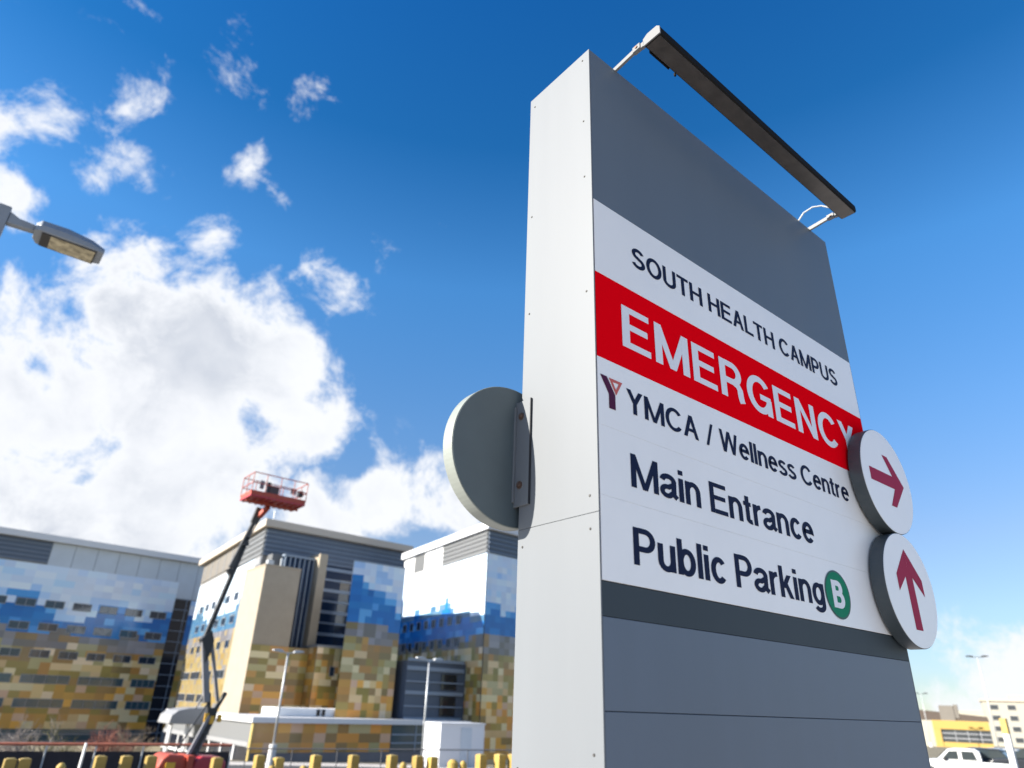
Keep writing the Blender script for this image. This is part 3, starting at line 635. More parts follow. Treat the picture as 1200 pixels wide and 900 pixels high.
def wing_r():
    Lf = Wall((70.1,92.5), (75.8,132.8), -1); F = Wall((70.1,92.5), (110,95.5))
    t = thing('hospital_wing', 'right hospital wing with bright white sunlit side above dark blue panels', 'building', (74, 93, gz(74,93)))
    bm = bmn(); prism(bm, [(70.2,92.6),(100,94.8),(103,130),(75.3,128.4)], -9, 29.2, 'z'); obj('body', bm, 'bodyc', t, world=True)
    bm = bmn(); prism(bm, [(69.3,91.6),(100.5,93.9),(103.8,130.4),(74.4,128.6)], 29.22, 30.5, 'z'); obj('roof', bm, 'wfascia', t, world=True)
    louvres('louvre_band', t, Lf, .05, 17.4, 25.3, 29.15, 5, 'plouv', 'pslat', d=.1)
    wbox('white_panel', t, Lf, 'white', 17.45, 36.0, .0, .1, 25.3, 29.15)
    wbox('taupe_panel', t, Lf, 'plouv', 25.6, 30.6, .102, .14, 25.6, 29.1)
    bm = bmn(); Lf.box(bm, 21.4, 21.6, .102, .15, 25.3, 29.15); obj('panel_joints', bm, 'joint', t, world=True)
    wv = lambda s: 14.9+.07*s+bumpf(s,14.5,2.2,2.6)+bumpf(s,20,1.5,1.0)+bumpf(s,27,1.5,1.4)  # white to blue edge laid along the tiled tower's shadow line
    def pk(rng, s, z):
        w = wv(s)
        if z > w+.4: return 'white'
        if z > w-.6: return 'sunlit_blue'
        if z > 12.0 + .5*math.sin(s*.8): return 'dblue' if rng.random() < .8 else 'mblue'
        if z > 10: return 'taupe' if rng.random() < .7 else 'brown'
        return rng.choice(EARTH_HI if z > 3 else EARTH_LO)
    tiles('wall_panels', t, Lf, .05, 36.0, -7, 25.25, 1.25, 1.0, pk, 41, d=.06)
    for z in (15.0, 11.3):
        for i in range(8):
            s = 8.3+3.35*i; window(t, Lf, s, s+1.7, z-.75, z+.75, 1, fr=.08)
    louvres('louvre_band', t, F, .05, 30, 25.3, 29.15, 5, d=.1)
    pk = zone_picker(lambda s: 14.0+bumpf(s,2.0,2.2,2.8)+bumpf(s,9,3,3), lambda s: 12.2, lambda s: 9.6, 3)
    tiles('wall_panels', t, F, .05, 30, -8, 25.25, 1.15, 1.02, pk, 42, d=.06)
    # glazed link block in front of the side wall
    G = Wall((59.4,97.8), (70.3,97.8)); bm = bmn(); bx(bm, 59.5, 70.9, 97.9, 103, -8, 7.6); lb = obj('glazed_link', bm, 'louv', t, world=True)
    bm = bmn()
    for z, hh in ((7.75,.22),(6.5,.3),(4.6,.1),(3.0,.26),(1.1,.1),(-.7,.26),(-2.6,.1),(-4.4,.2)): G.box(bm, 0, 10.9, .0, .22, z-hh, z+hh)
    o = obj('link_bands', bm, 'mull', lb); bmesh_shift(o, t)
    bm = bmn(); G.box(bm, 6.6, 9.6, -.099, .05, 3.6, 5.9); G.box(bm, 6.6, 9.6, -.099, .05, -.2, 2.6); o = obj('link_opening', bm, 'dglass', lb); bmesh_shift(o, t)

def podium():
    t = thing('entrance_podium', 'low hospital entrance block with gold panels under a thin white roof', 'building', (50, 95, gz(50,95)))
    bm = bmn(); bx(bm, 35.7, 70.0, 95.2, 110.8, -8.5, -1.45); bx(bm, 35.7, 39.3, 110.8, 134, -8.5, -1.45); obj('body', bm, 'bodyc', t, world=True)
    bm = bmn(); bx(bm, 35.1, 69.9, 94.4, 110.9, -1.4, -.75); bx(bm, 35.1, 39.3, 110.9, 134, -1.4, -.75); obj('roof', bm, 'wfascia', t, world=True)
    F = Wall((35.6,95.1), (70,95.1)); Lf = Wall((35.6,95.1), (35.6,134), -1)
    tiles('front_panels', t, F, 0, 20.4, -4.9, -1.42, 1.7, 1.15, lambda r, s, z: r.choice(('orange','gold','orange','olive','pink','sage','gold','brown')), 51)
    wbox('plinth', t, F, 'plinth', -.1, 34, -.05, .25, -8.5, -4.92)
    wbox('shopfront', t, F, 'teal', 20.5, 34, .0, .1, -4.9, -1.42)
    bm = bmn()
    for z in (-2.7, -3.8): F.box(bm, 20.5, 34, .102, .2, z-.1, z+.1)
    for s in (24.5, 28.5): F.box(bm, s, s+.2, .102, .19, -4.9, -1.42)
    obj('shopfront_bars', bm, 'mull', t, world=True)
    wbox('grey_fascia', t, Lf, 'dimg', 0, 38.5, .0, .12, -3.6, -1.42)
    wbox('white_band', t, Lf, 'dimw', 0, 38.5, .0, .3, -4.2, -3.62)
    wbox('side_glazing', t, Lf, 'dglass', 0, 38.5, -.2, .05, -8.5, -4.22)
    bm = bmn(); Lf.box(bm, 0, 38.5, .052, .2, -6.4, -6.1)
    for i in range(8): Lf.box(bm, i*5, i*5+.35, .052, .19, -8.5, -4.22)
    obj('side_mullions', bm, 'white', t, world=True)
    bm = bmn(); bx(bm, 35.35, 35.55, 94.5, 95.1, -8.5, -1.42); obj('corner_trim', bm, 'ayellow', t, world=True)
    # white plant room on the roof with a pale canopy beyond
    bm = bmn(); bx(bm, 40.6, 53.6, 99.9, 106, -.74, .35); ph = obj('plant_room', bm, 'white', t, world=True, bevel=.1)
    bm = bmn()
    for s in (46.3, 47.1): bx(bm, s, s+.5, 99.8, 99.88, -.6, .25)
    o = obj('vent_opening', bm, 'dglass', ph); bmesh_shift(o, t)
    bm = bmn(); pts = [(30.2,-2.3),(30.4,-1.2),(31.2,-.55),(32.6,-.25),(36.2,-.05),(36.2,-2.4)]; prism(bm, pts, 113, 119, 'y'); obj('canopy', bm, 'dimw', t, world=True, bevel=.08)
    bm = bmn()
    for x in (30.8, 33.2): bar(bm, (x,114,-8.5), (x,114,-2.3), .45, .45)
    obj('canopy_post', bm, 'white', t, world=True)

wing_a(); wing_m(); tiled_bay(); wing_r(); podium()

def utility_box():
    t = thing('utility_building', 'small white windowless box building beside the lamp post, left side sunlit', 'building', (49, 70, gz(49,70)))
    bm = bmn(); bx(bm, 46.15, 52.2, 68, 71.4, -6.2, -.45); obj('wall', bm, 'wfascia', t, world=True)
    bm = bmn(); bx(bm, 46.05, 52.3, 67.9, 71.5, -.44, -.30); obj('roof', bm, 'wfascia', t, world=True)
    bm = bmn(); bx(bm, 48.9, 50.4, 67.93, 67.995, -5.6, -.8); obj('door', bm, 'metalp', t, world=True)
utility_box()

def at_dist(x, y, d):
    v = F_ + R_*((x-600)/796.1456) - U_*((y-450)/796.1456); h = math.hypot(v.x, v.y)
    return Vector(CAM_POS) + v*(d/h)
# ------------------------------------------------------------------ street lamps
def street_lamp():
    x0, y0 = -2.13, 9.24; zt = 7.52
    t = thing('street_lamp', 'nearby grey street lamp head on a pole at the left edge', 'street lamp', (x0, y0, gz(x0,y0)))
    bm = bmn(); bx(bm, x0-.075, x0+.075, y0-.075, y0+.075, gz(x0,y0), zt+.22); obj('pole', bm, 'lamp', t, bevel=.01, world=True)
    bm = bmn(); bx(bm, x0-.14, x0+.14, y0-.14, y0+.14, gz(x0,y0)-.05, gz(x0,y0)+.08); obj('base_plate', bm, 'lamp', t, world=True)
    bm = bmn(); prism(bm, [(x0+.076,zt-.03),(x0+.076,zt+.16),(x0+.20,zt+.10),(x0+.40,zt+.09),(x0+.40,zt-.01),(x0+.22,zt-.02)], y0-.055, y0+.055, 'y'); obj('arm', bm, 'lamp', t, bevel=.012, world=True)
    # head: tapered shoebox seen from below
    bm = bmn(); a = x0+.40; L = .88
    sec = [(0,.12,-.03,.12),(.06,.21,-.055,.15),(.38,.235,-.06,.155),(.70,.22,-.055,.12),(L,.18,-.045,.06)]
    rings = []
    for (s, hw, lo, hi) in sec:
        rings.append([bm.verts.new((a+s, y0+yy, zt+zz)) for yy, zz in ((-hw,lo),(hw,lo),(hw,lo+(hi-lo)*.45),(hw*.72,hi),(-hw*.72,hi),(-hw,lo+(hi-lo)*.45))])
    for A, B in zip(rings, rings[1:]):
        for i in range(6): bm.faces.new((A[i], A[(i+1)%6], B[(i+1)%6], B[i]))
    bm.faces.new(rings[0]); bm.faces.new(rings[-1][::-1])
    hd = obj('lamp_head', bm, 'lamp', t, bevel=.012, world=True)
    bm = bmn(); bx(bm, a+.10, a+.79, y0-.195, y0+.195, zt-.072, zt-.0615); o = obj('lens_frame', bm, 'lampdark', hd); bmesh_shift(o, t)
    bm = bmn(); bx(bm, a+.21, a+.77, y0-.18, y0+.175, zt-.0765, zt-.0725); o = obj('lens', bm, 'lampglass', hd); bmesh_shift(o, t)
street_lamp()

def lot_lamp(loc, zt, label, az, group=None, scale=1.0, dark=False, base_h=1.1):
    x, y = loc; g = gz(x, y); m = 'galv' if not dark else 'black'
    t = thing('lot_lamp', label, 'street lamp', (x, y, g), 0, group)
    bm = bmn(); tube(bm, (0,0,base_h*.9), (0,0,zt-g), .085*scale, .065*scale, 12); obj('pole', bm, m if not dark else 'galv', t, smooth=True)
    bm = bmn(); tube(bm, (0,0,-.1), (0,0,base_h), .30, .27, 18); obj('concrete_base', bm, 'conc', t, bevel=.02)
    c, s = math.cos(az), math.sin(az)
    for sg in (-1, 1):
        bm = bmn(); bar(bm, (0,0,zt-g-.05), (c*.55*sg, s*.55*sg, zt-g+.02), .07, .07); arm = obj('arm', bm, m, t)
        bm = bmn(); M = Matrix.Translation((c*.85*sg, s*.85*sg, zt-g+.05)) @ Matrix.Rotation(az if sg > 0 else az+math.pi, 4, 'Z') @ Matrix.Rotation(math.radians(-6), 4, 'Y')
        pts = [(-.42,-.05),(.42,-.03),(.40,.06),(.1,.14),(-.25,.15),(-.42,.08)]
        prism(bm, pts, -.17, .17, 'y'); bmesh.ops.transform(bm, matrix=M, verts=bm.verts)
        obj('lamp_head', bm, m, arm, bevel=.03)
G1 = None
lot_lamp((21.68, 54.17), 4.85, 'white lamp post with twin heads in front of the beige stone tower', 0.0, base_h=1.55)
lot_lamp((31.5, 48.96), 4.80, 'white lamp post with twin heads beside the white box building', 0.0, base_h=.7)
P = at_dist(1145, 770, 112); lot_lamp((P.x, P.y), P.z, 'tall thin lamp pole with dark twin heads behind the white pickup', math.radians(110), dark=True, base_h=.7, scale=.8)
P = at_dist(1079, 813, 170); lot_lamp((P.x, P.y), P.z, 'far small dark twin lamp just right of the sign edge', math.radians(110), dark=True, base_h=.7, scale=.8)

# ------------------------------------------------------------------ boom lift
def boom_lift():
    g = gz(8.8, 31.2)
    t = thing('boom_lift', 'orange articulated boom lift raised with an empty work platform', 'boom lift', (8.8, 31.2, g))
    # platform
    x0, x1, y0, y1, zf = 8.5, 11.1, 29.55, 30.95, 9.88
    bm = bmn(); bx(bm, x0, x1, y0, y1, zf, zf+.07); pf = obj('platform', bm, 'lredd', t, world=True)
    bm = bmn()
    for (a, b, c, d) in ((x0,x1,y0,y0+.03),(x0,x1,y1-.03,y1),(x0,x0+.03,y0+.032,y1-.032),(x1-.03,x1,y0+.032,y1-.032)): bx(bm, a, b, c, d, zf+.072, zf+.27)
    o = obj('toe_board', bm, 'lred', pf); bmesh_shift(o, t)
    bm = bmn()
    for i in range(9): bx(bm, x0+.12+i*.29, x0+.17+i*.29, y0+.04, y1-.04, zf-.05, zf-.001)
    bx(bm, x0+.04, x1-.04, y0+.65, y0+.75, zf-.12, zf-.052); o = obj('floor_ribs', bm, 'lred', pf); bmesh_shift(o, t)
    bm = bmn()
    for z in (zf+.62, zf+1.1):
        for a, b in (((x0,y0),(x1,y0)),((x1,y0),(x1,y1)),((x1,y1),(x0,y1)),((x0,y1),(x0,y0))): tube(bm, (*a,z), (*b,z), .022, n=8)
    for x in (x0, x0+.62, x0+1.3, x0+1.95, x1):
        for y in (y0, y1): tube(bm, (x,y,zf+.2), (x,y,zf+1.1), .02, n=8)
    for y in (y0+.7,):
        for x in (x0, x1): tube(bm, (x,y,zf+.2), (x,y,zf+1.1), .02, n=8)
    o = obj('guard_rail', bm, 'lred', pf); bmesh_shift(o, t)
    bm = bmn(); bx(bm, 9.55, 10.15, y1-.35, y1-.06, zf+.33, zf+.95); o = obj('control_box', bm, 'boom', pf, bevel=.03); bmesh_shift(o, t)
    bm = bmn(); bx(bm, 9.28, 9.44, y0+.3, y0+.5, zf+.3, zf+.85); bx(bm, 10.75, 10.98, y0+.1, y0+.35, zf+.45, zf+.7); o = obj('tool_tray', bm, 'black', pf); bmesh_shift(o, t)
    bm = bmn(); bx(bm, 9.25, 9.45, y1-.12, y1-.06, zf+.75, zf+1.15); bx(bm, 10.8, 11.05, y1-.12, y1-.06, zf+.8, zf+1.05); o = obj('warning_plate', bm, 'pale', pf); bmesh_shift(o, t)
    Y = 31.2
    P = lambda x, z, y=Y: Vector((x, y, z))
    bm = bmn(); bar(bm, P(9.75,9.78,30.6), P(9.62,9.40,31.15), .22, .18); bar(bm, P(9.62,9.40,31.15), P(9.50,9.62,31.2), .14, .2); obj('rotator', bm, 'lred', t, world=True)
    bm = bmn(); bar(bm, P(9.58,9.78), P(9.42,9.05), .20, .30); bar(bm, P(9.42,9.05), P(8.78,6.9), .17, .20, (0,1,0)); obj('fly_boom', bm, 'boom', t, world=True)
    bm = bmn(); bar(bm, P(9.74,9.45), P(9.24,8.05), .05, .06, (0,1,0)); tube(bm, P(9.20,7.95), P(9.20,8.15), .13); obj('hose_track', bm, 'pale', t, world=True)
    bm = bmn(); bar(bm, P(9.28,8.35), P(8.32,3.80), .20, .20, (0,1,0)); up = obj('main_boom', bm, 'black', t, world=True, bevel=.02)
    bm = bmn(); bar(bm, P(8.72,6.65), P(8.86,6.75), .3, .3); bar(bm, P(9.14,8.0), P(9.30,8.1), .34, .3); o = obj('boom_collar', bm, 'black', up); bmesh_shift(o, t)
    bm = bmn(); prism(bm, [(8.14,3.78),(8.30,3.98),(8.52,4.15),(8.68,3.75),(8.62,3.2),(8.50,2.85),(8.42,3.3)], 31.0, 31.42, 'y'); obj('elbow_joint', bm, 'black', t, world=True)
    bm = bmn(); bar(bm, P(8.32,3.70,31.15), P(8.92,1.35,31.15), .24, .22, (0,1,0)); obj('riser_boom', bm, 'pale', t, world=True, bevel=.02)
    bm = bmn(); bar(bm, P(8.66,3.75,31.3), P(9.42,1.40,31.3), .12, .14, (0,1,0)); obj('riser_link', bm, 'pale', t, world=True)
    bm = bmn(); bar(bm, P(8.95,1.72), P(9.12,.95), .15, .18, (0,1,0)); bar(bm, P(9.66,1.75), P(9.28,.9), .15, .18, (0,1,0)); bar(bm, P(8.78,1.72), P(8.55,1.1), .06, .08, (0,1,0)); bx(bm, 9.02, 9.42, 31.05, 31.4, .82, 1.15); obj('knuckle', bm, 'black', t, world=True, bevel=.03)
    bm = bmn(); bx(bm, 8.92, 9.08, 30.98, 31.04, .62, .95); bx(bm, 9.15, 9.32, 30.98, 31.04, .55, .85); bx(bm, 9.5, 9.62, 30.98, 31.2, .62, .9); obj('hydraulic_block', bm, 'lyel', t, world=True)
    bm = bmn(); bar(bm, P(9.10,.85,31.0), P(8.35,-1.2,31.0), .12, .14, (0,1,0)); bar(bm, P(9.45,.85,31.35), P(8.78,-1.2,31.35), .12, .14, (0,1,0)); obj('lower_boom', bm, 'pale', t, world=True)
    bm = bmn(); bar(bm, P(9.18,.85,31.1), P(8.46,-1.2,31.1), .12, .14, (0,1,0)); bar(bm, P(9.36,.85,31.3), P(8.66,-1.2,31.3), .14, .2, (0,1,0))
    for u in (.3, .62): bar(bm, P(9.10-.75*u,.85-2.05*u,31.1), P(9.45-.67*u,.85-2.05*u,31.3), .14, .14)
    bar(bm, P(8.92,1.3,30.98), P(7.75,-1.1,30.98), .05, .05, (0,1,0)); obj('lower_link', bm, 'black', t, world=True)
    # turntable hoods and chassis
    for (a, b, zt, m, nm) in ((7.35,8.45,-.50,'lred','hood'),(8.62,9.95,-.58,'lredd','hood')):
        bm = bmn(); prism(bm, [(a,-1.6),(a,zt-.42),(a+.10,zt-.16),(a+.30,zt),(b-.25,zt-.04),(b,zt-.2),(b,-1.6)], 30.35, 31.95 if a < 8 else 31.6, 'y'); obj(nm, bm, m, t, bevel=.1, seg=3, world=True)
    bm = bmn(); bx(bm, 7.6, 7.95, 30.28, 30.345, -1.05, -.78); obj('hood_decal', bm, 'lyel', t, world=True)
    bm = bmn(); bx(bm, 8.36, 8.60, 30.2, 31.7, -1.5, -.55); obj('boom_cradle', bm, 'lred', t, world=True)
    bm = bmn(); bx(bm, 7.3, 10.2, 30.3, 32.2, g+.45, -1.62); obj('chassis', bm, 'boom', t, world=True)
    for x in (7.6, 9.9):
        for y in (30.25, 32.25):
            bm = bmn(); tube(bm, (x,y-.17,g+.44), (x,y+.17,g+.44), .46, n=24); w = obj('wheel', bm, 'rubber', t, world=True, bevel=.04)
            bm = bmn(); tube(bm, (x,y-.18,g+.44), (x,y+.18,g+.44), .22, n=16); o = obj('rim', bm, 'pale', w); bmesh_shift(o, t)
boom_lift()

# ------------------------------------------------------------------ fences, bollards, posts
def screen_fence():
    t = thing('construction_fence', 'dark screened construction fence with an orange top rail', 'fence', (8, 39.5, gz(8,39.5)))
    a, b = Vector((-3,42.0,0)), Vector((12.9,38.3,0)); n = 8
    def top(u): return -.72 + .06*u
    bm = bmn(); tube(bm, (*a.xy, top(0)), (*b.xy, top(1)), .065, n=10); obj('top_rail', bm, 'rail', t, world=True)
    for i in range(n+1):
        p = a.lerp(b, i/n); bm = bmn(); tube(bm, (p.x,p.y,gz(p.x,p.y)-.1), (p.x,p.y,top(i/n)-.05), .035, n=8); obj('post', bm, 'galv', t, world=True)
    bm = bmn(); N = 40; v0 = []
    for i in range(N+1):
        p = a.lerp(b, i/N); off = .025*math.sin(i*1.9); nn = Vector((.23,.97,0))
        v0.append([bm.verts.new((p.x+nn.x*(off+k*.012), p.y+nn.y*(off+k*.012)+.06, z)) for k in (0,1) for z in (gz(p.x,p.y)+.05, top(i/N)-.30)])
    for A, B in zip(v0, v0[1:]):
        bm.faces.new((A[0],B[0],B[1],A[1])); bm.faces.new((A[2],A[3],B[3],B[2])); bm.faces.new((A[1],B[1],B[3],A[3]))
    obj('screen', bm, 'mesh', t, world=True)
screen_fence()
def chain_fence():
    t = thing('chain_link_fence', 'thin dark chain link fence with slim posts before the entrance block', 'fence', (20, 34.5, gz(20,34.5)))
    a, b = Vector((13.6,38.0,0)), Vector((27.5,30.0,0)); n = 7
    top = lambda u: -.80+.30*u
    bm = bmn(); tube(bm, (*a.xy, top(0)), (*b.xy, top(1)), .030, n=8); obj('top_rail', bm, 'wire', t, world=True)
    for i in range(n+1):
        p = a.lerp(b, i/n); bm = bmn(); tube(bm, (p.x,p.y,gz(p.x,p.y)-.1), (p.x,p.y,top(i/n)+.02), .028, n=8); obj('post', bm, 'wire', t, world=True)
    bm = bmn(); L = (b-a).length; nn = int(L/.16); d = (b-a)/L
    for i in range(nn):
        for sg in (-1, 1):
            p = a+d*(i*.16); h = min(2.0, 2.0); q = p+d*(sg*1.6)
            u0, u1 = i*.16/L, min(1, max(0, i*.16/L+sg*1.6/L))
            if not 0 <= (i*.16+sg*1.6) <= L: continue
            bar(bm, (p.x,p.y,gz(p.x,p.y)+.05), (q.x,q.y,top(u1)-.02), .006, .006)
    obj('wire_mesh', bm, 'wire', t, world=True)
chain_fence()

BOL = [(7,889,.30,0),(24,889,.32,0),(113,887,0,0),(143,886,.32,0),(172,886,.3,0),(249,888,.28,0),(299,885,.28,0),(321,888,.28,0),(365,885,.28,0),(409,885,.28,0),(454,885,.28,0),(484,886,.28,0),(501,887,.26,0),(558,884,.28,0),(580,884,.28,0),(596,884,.28,0)]
BOL = [b for b in BOL if b[2] > 0] + [(113,886,.34,0)]
GB = 'square yellow bollards along the lot edge'
def make_bollard(w, h):
    w = .27
    t = thing('yellow_bollard', '', 'bollard')
    bm = bmn(); bx(bm, -w/2, w/2, -w/2, w/2, -.2, h-.002); obj('post', bm, 'yellow', t, bevel=.022, seg=2)
    bm = bmn(); bx(bm, -w/2-.03, w/2+.03, -w/2-.03, w/2+.03, -.2, .06); obj('footing', bm, 'conc', t)
    bm = bmn(); bx(bm, -w/2+.05, w/2-.05, -w/2+.05, w/2-.05, h-.004, h+.012); obj('cap', bm, 'ayellow', t, bevel=.006)
    return t
LBL = {7:'yellow bollard at the far left corner under the fence', 24:'second yellow bollard from the left edge', 113:'yellow bollard just right of the slanted white post', 143:'yellow bollard below the reddish dry bush', 172:'yellow bollard touching the orange lift hood on its left',
       249:'yellow bollard right of the dark red lift hood', 299:'yellow bollard just left of the lamp post base', 321:'yellow bollard half behind the white lamp post base', 365:'yellow bollard midway right of the lamp post base', 409:'yellow bollard below the gold panels of the entrance block',
       454:'yellow bollard below the end of the gold panels', 484:'yellow bollard left of the lamp post by the white box building', 501:'yellow bollard before the sunlit side of the white box building', 558:'yellow bollard below the right part of the white box building', 580:'yellow bollard just right of the white box building', 596:'yellow bollard touching the left edge of the big sign'}
proto = make_bollard(.30, 1.06)
first = True
for i, (px, py, w, _) in enumerate(sorted(BOL)):
    b = proto if first else copy_tree(proto); first = False
    P = at_dist(px+6, py, 24); g = gz(P.x, P.y)
    b.location = (P.x, P.y, P.z-1.06); b['label'] = LBL[px]; b['group'] = GB; b['category'] = 'bollard'
GS = 'smaller rounded yellow posts in the second row'
SL = {70:'small golden post left of the slanted white post', 316:'tiny golden post at the foot of the lamp post base', 470:'small golden post between two bollards under the grey shopfront', 528:'pale yellow striped post under the white box building', 540:'short golden post right of the pale striped post', 353:'tiny pale golden post left of the middle bollard'}
sp = None
for px, py, r, h in ((70,894,.11,.95),(316,897,.11,.9),(353,897,.11,.9),(470,893,.10,.95),(528,890,.16,1.0),(540,891.5,.10,.95)):
    P = at_dist(px+3, py, 22.5)
    if sp is None:
        sp = thing('yellow_post', '', 'post'); bm = bmn(); tube(bm, (0,0,-.2), (0,0,.9), .11, n=16); tube(bm, (0,0,.9), (0,0,.98), .11, .05, n=16); obj('shaft', bm, 'yellow', sp, bevel=.01, smooth=False)
        bm = bmn(); tube(bm, (0,0,.62), (0,0,.70), .114, n=16); obj('band', bm, 'ayellow', sp); b = sp
    else: b = copy_tree(sp)
    b.location = (P.x, P.y, P.z-.98); b.scale = (r/.11, r/.11, 1); b['label'] = SL[px]; b['group'] = GS; b['category'] = 'post'
def marker_post():
    t = thing('white_marker_post', 'slanted white marker post standing before the dark fence screen', 'post', (3.52, 24.3, gz(3.52,24.3)))
    g = gz(3.52,24.3); bm = bmn(); bar(bm, (-.02,0,-.2), (.02,0,.23-g), .05, .14, (0,1,0)); obj('blade', bm, 'white', t, bevel=.008)
    bm = bmn(); bx(bm, -.03, .03, -.06, -.03, -.2, .25); obj('spike', bm, 'galv', t)
marker_post()

# dry shrubs before the left wing
def shrub(name, label, px, py, dist, h, spread, n, m, seed):
    rng = random.Random(seed); P = at_dist(px, py, dist); g = gz(P.x, P.y); t = thing(name, label, 'shrub', (P.x, P.y, g), 0, None)
    top = P.z-g
    bm = bmn()
    def grow(p, d, L, r, lev):
        q = p+d*L; tube(bm, p, q, r, r*.65, n=4, cap=False)
        if lev == 0: return
        for k in range(rng.choice((2,3,3))):
            nd = (d+Vector((rng.gauss(0,.42), rng.gauss(0,.42), rng.gauss(.12,.3)))).normalized()
            grow(p+d*L*rng.uniform(.45,1), nd, L*rng.uniform(.5,.8), r*.6, lev-1)
    for i in range(n):
        d = Vector((rng.gauss(0,spread), rng.gauss(0,spread), 1)).normalized()
        grow(Vector((rng.gauss(0,.3*spread*3), rng.gauss(0,.25), 0)), d, top*rng.uniform(.34,.52), .045, 4)
    obj('branches', bm, m, t)
    bm = bmn()
    for i in range(max(4, n//2)):
        x, y = rng.gauss(0,.2), rng.gauss(0,.15); tube(bm, (x,y,-.1), (x*1.2,y*1.2,top*.3), .06, .04, n=6)
    obj('stems', bm, 'twig', t)
shrub('bare_shrub', 'pale grey bare shrub at the left edge above the orange rail', 12, 846, 48, 2, .35, 12, 'gtwig', 1)
shrub('bare_shrub', 'greyish bare shrub with long slanting twigs, second from the left edge', 38, 845, 47, 2, .30, 9, 'gtwig', 2)
shrub('bare_shrub', 'olive brown leafless shrub left of the slanted white post', 70, 846, 48, 2, .28, 12, 'otwig', 3)
shrub('bare_shrub', 'reddish dry bush above the orange rail right of the white post', 132, 849, 48, 2, .20, 15, 'rtwig', 4)
shrub('bare_shrub', 'tan dry bush between the reddish bush and the white canopy', 156, 852, 50, 2, .22, 12, 'twig', 5)

# ------------------------------------------------------------------ right side: vehicles and far buildings
def wheels(t, xs, w, r):
    for x in xs:
        for y in (-w/2+.1, w/2-.1):
            bm = bmn(); tube(bm, (x,y-.11,r), (x,y+.11,r), r, n=24); a = obj('wheel', bm, 'rubber', t, bevel=.03)
            bm = bmn(); tube(bm, (x,y-.12,r), (x,y+.12,r), r*.62, n=18); obj('rim', bm, 'rim', a)
def pickup():
    x, y = 55.35, 19.1; g = .07-1.88
    t = thing('pickup_truck', 'white extended cab pickup truck seen from its side', 'pickup truck', (x, y, g), math.radians(107))
    # local +x is the front
    w = .95
    bm = bmn(); prism(bm, [(3.15,.45),(3.2,.85),(3.1,1.05),(1.75,1.16),(-2.55,1.12),(-2.6,.5)], -w, w, 'y'); obj('body', bm, 'carw', t, bevel=.06, seg=3)
    bm = bmn(); prism(bm, [(1.72,1.165),(1.0,1.80),(.6,1.87),(-.55,1.87),(-.80,1.72),(-.85,1.165)], -w+.1, w-.1, 'y'); obj('cab', bm, 'carw', t, bevel=.05, seg=3)
    for s in (-1, 1):
        ya, yb = (w-.098, w-.085) if s > 0 else (-w+.085, -w+.098)
        for pts in ([(1.42,1.22),(.95,1.70),(.45,1.73),(.45,1.22)],[(.25,1.22),(.25,1.73),(-.45,1.73),(-.6,1.22)]):
            bm = bmn(); prism(bm, pts, ya, yb, 'y'); obj('side_window', bm, 'carglass', t)
        bm = bmn(); bx(bm, 1.15, 1.35, s*(w+.02)-.09, s*(w+.02)+.09, 1.13, 1.30); obj('mirror', bm, 'black', t, bevel=.02)
    bm = bmn(); prism(bm, [(1.70,1.20),(1.05,1.77),(1.09,1.80),(1.76,1.22)], -w+.2, w-.2, 'y'); obj('windscreen', bm, 'carglass', t)
    bm = bmn(); bx(bm, -2.5, -.9, -w+.08, w-.08, 1.122, 1.14); obj('load_bed', bm, 'black', t)
    for s in (-1, 1):
        bm = bmn(); bx(bm, 3.1, 3.22, s*.72-.14, s*.72+.14, .82, .98); obj('headlight', bm, 'lens', t, bevel=.02)
    wheels(t, (2.2,-1.55), 1.9, .39)
    return t
pickup()
def suv(loc, rz, m, label, zt):
    t = thing('parked_car', label, 'car', (*loc, zt-1.62), rz)
    w = .9
    bm = bmn(); prism(bm, [(2.25,.35),(2.3,.7),(2.1,.92),(1.2,1.0),(-2.2,1.0),(-2.28,.4)], -w, w, 'y'); obj('body', bm, m, t, bevel=.08, seg=3)
    bm = bmn(); prism(bm, [(1.2,1.0),(.5,1.55),(.1,1.62),(-1.6,1.6),(-2.15,1.02)], -w+.12, w-.12, 'y'); obj('cabin', bm, 'carglass', t, bevel=.05)
    bm = bmn(); prism(bm, [(.45,1.56),(.1,1.64),(-1.6,1.62),(-1.8,1.52)], -w+.1, w-.1, 'y'); obj('roof', bm, m, t, bevel=.02)
    for s in (-1, 1):
        bm = bmn(); bx(bm, 2.18, 2.31, s*.62-.16, s*.62+.16, .68, .82); obj('headlight', bm, 'lens', t, bevel=.02)
        bm = bmn(); bx(bm, -2.3, -2.2, s*.7-.1, s*.7+.1, .75, .95); obj('tail_light', bm, 'lampr', t)
    wheels(t, (1.4,-1.35), 1.8, .34)
P = at_dist(1140,876,62); suv((P.x,P.y), math.radians(100), 'card', 'dark car behind the bed of the white pickup', P.z)
P = at_dist(1163,876.5,66); suv((P.x,P.y), math.radians(95), 'cars', 'silver car behind the tail of the white pickup', P.z)
P = at_dist(1207,877,60); suv((P.x,P.y), math.radians(100), 'card', 'dark car at the right edge beside the yellow pillar', P.z)

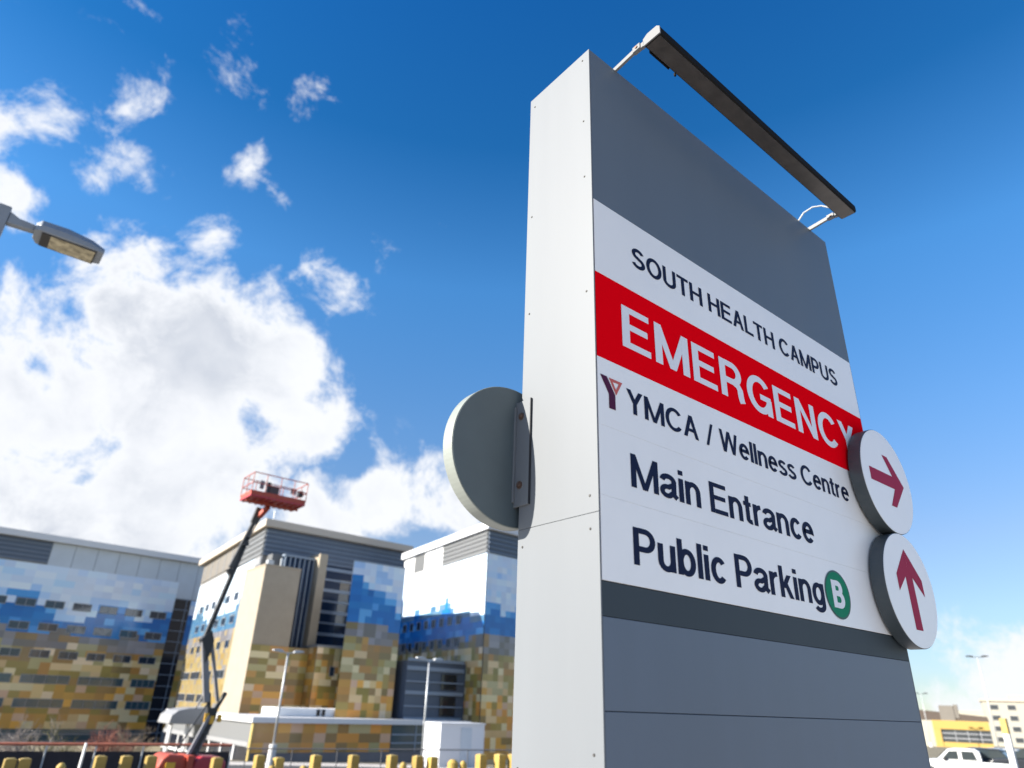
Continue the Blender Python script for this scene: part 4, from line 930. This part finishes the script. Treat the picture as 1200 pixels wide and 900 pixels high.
def far_building():
    # long low building with golden front; local x runs along its front, front faces -y
    P = at_dist(1124, 845, 180); base = -3.2
    t = thing('low_building', 'long low golden building with brown roof beyond the pickup', 'building', (P.x, P.y, base), math.radians(-72))
    bm = bmn(); bx(bm, -7.2, 5.0, 0, 10, -1, 5.0); obj('wall', bm, 'cream', t)
    bm = bmn(); bx(bm, -4.9, 5.0, -.35, -.004, 3.5, 5.1); obj('sign_fascia', bm, 'gold', t)
    bm = bmn(); bx(bm, -4.9, -3.6, -.36, -.004, -1, 3.48); obj('golden_pier', bm, 'gold', t)
    bm = bmn(); bx(bm, -3.5, 5.0, -.10, -.004, 1.2, 3.3); obj('window_band', bm, 'winf', t)
    bm = bmn()
    for z in (1.75, 2.65): bx(bm, -3.5, 5.0, -.2, -.104, z, z+.2)
    for i in range(3): bx(bm, -1.2+i*2.2, -1.05+i*2.2, -.22, -.104, 1.2, 3.3)
    obj('window_bars', bm, 'frame', t)
    bm = bmn(); bx(bm, -3.5, 5.0, -.6, -.004, -.4, 1.15); obj('golden_spandrel', bm, 'gold', t)
    bm = bmn(); prism(bm, [(-7.5,5.05),(5.2,5.05),(5.0,6.0),(-7.3,7.0)], 1, 11, 'y'); rf = obj('roof', bm, 'roofb', t)
    bm = bmn(); bx(bm, -3.2, -.6, .8, 4, 5.1, 7.9); obj('roof_box', bm, 'brownp', rf)
    bm = bmn(); bx(bm, -.55, .2, .9, 3, 5.6, 8.1); obj('chimney', bm, 'brownp', rf)
far_building()
def apartment():
    P = at_dist(1172, 850, 260); base = gz(P.x, P.y)-.5
    t = thing('apartment_block', 'white four storey block with small dark windows at the right edge', 'building', (P.x, P.y, base), math.radians(-70))
    top = 10.9-base-.5
    bm = bmn(); bx(bm, -3, 40, 0, 16, -2, 12.2); obj('wall', bm, 'cream', t)
    bm = bmn(); bx(bm, -9.5, -3.05, 2, 14, -2, 9.6); obj('low_wall', bm, 'cream', t)
    bm = bmn(); bx(bm, -3.4, 40.4, -.4, 16.4, 12.22, 12.8); rf = obj('roof', bm, 'fascia', t)
    bm = bmn(); bx(bm, 4, 9, 3, 8, 12.81, 14.0); obj('stair_head', bm, 'cream', rf)
    for z in (1.6, 4.4, 7.2, 10.0):
        for i in range(8):
            x = -1.4+4.2*i
            bm = bmn(); bx(bm, x, x+2.0, -.12, -.004, z, z+1.35); f = obj('window', bm, 'frame', t)
            bm = bmn(); bx(bm, x+.12, x+1.88, -.16, -.124, z+.12, z+1.23); obj('pane', bm, 'winf', f)
    bm = bmn(); bx(bm, -6.2, -4.2, 1.6, 1.995, 1, 8); obj('golden_strip', bm, 'gold', t)
apartment()
def pillar():
    P = at_dist(1180, 842, 52); Q = at_dist(1187, 890, 52); g = gz(P.x, P.y)
    t = thing('yellow_pillar', 'white pillar with yellow top and yellow base near the right edge', 'post', (Q.x, Q.y, g))
    bm = bmn(); bx(bm, -.15, .15, -.15, .15, .9, P.z-g-.8); obj('shaft', bm, 'white', t, bevel=.02)
    bm = bmn(); bx(bm, -.16, .16, -.16, .16, P.z-g-.8+.003, P.z-g); obj('top_sleeve', bm, 'yellow', t, bevel=.02)
    bm = bmn(); bx(bm, -.28, .28, -.28, .28, -.2, .897); obj('base_block', bm, 'yellow', t, bevel=.04)
pillar()
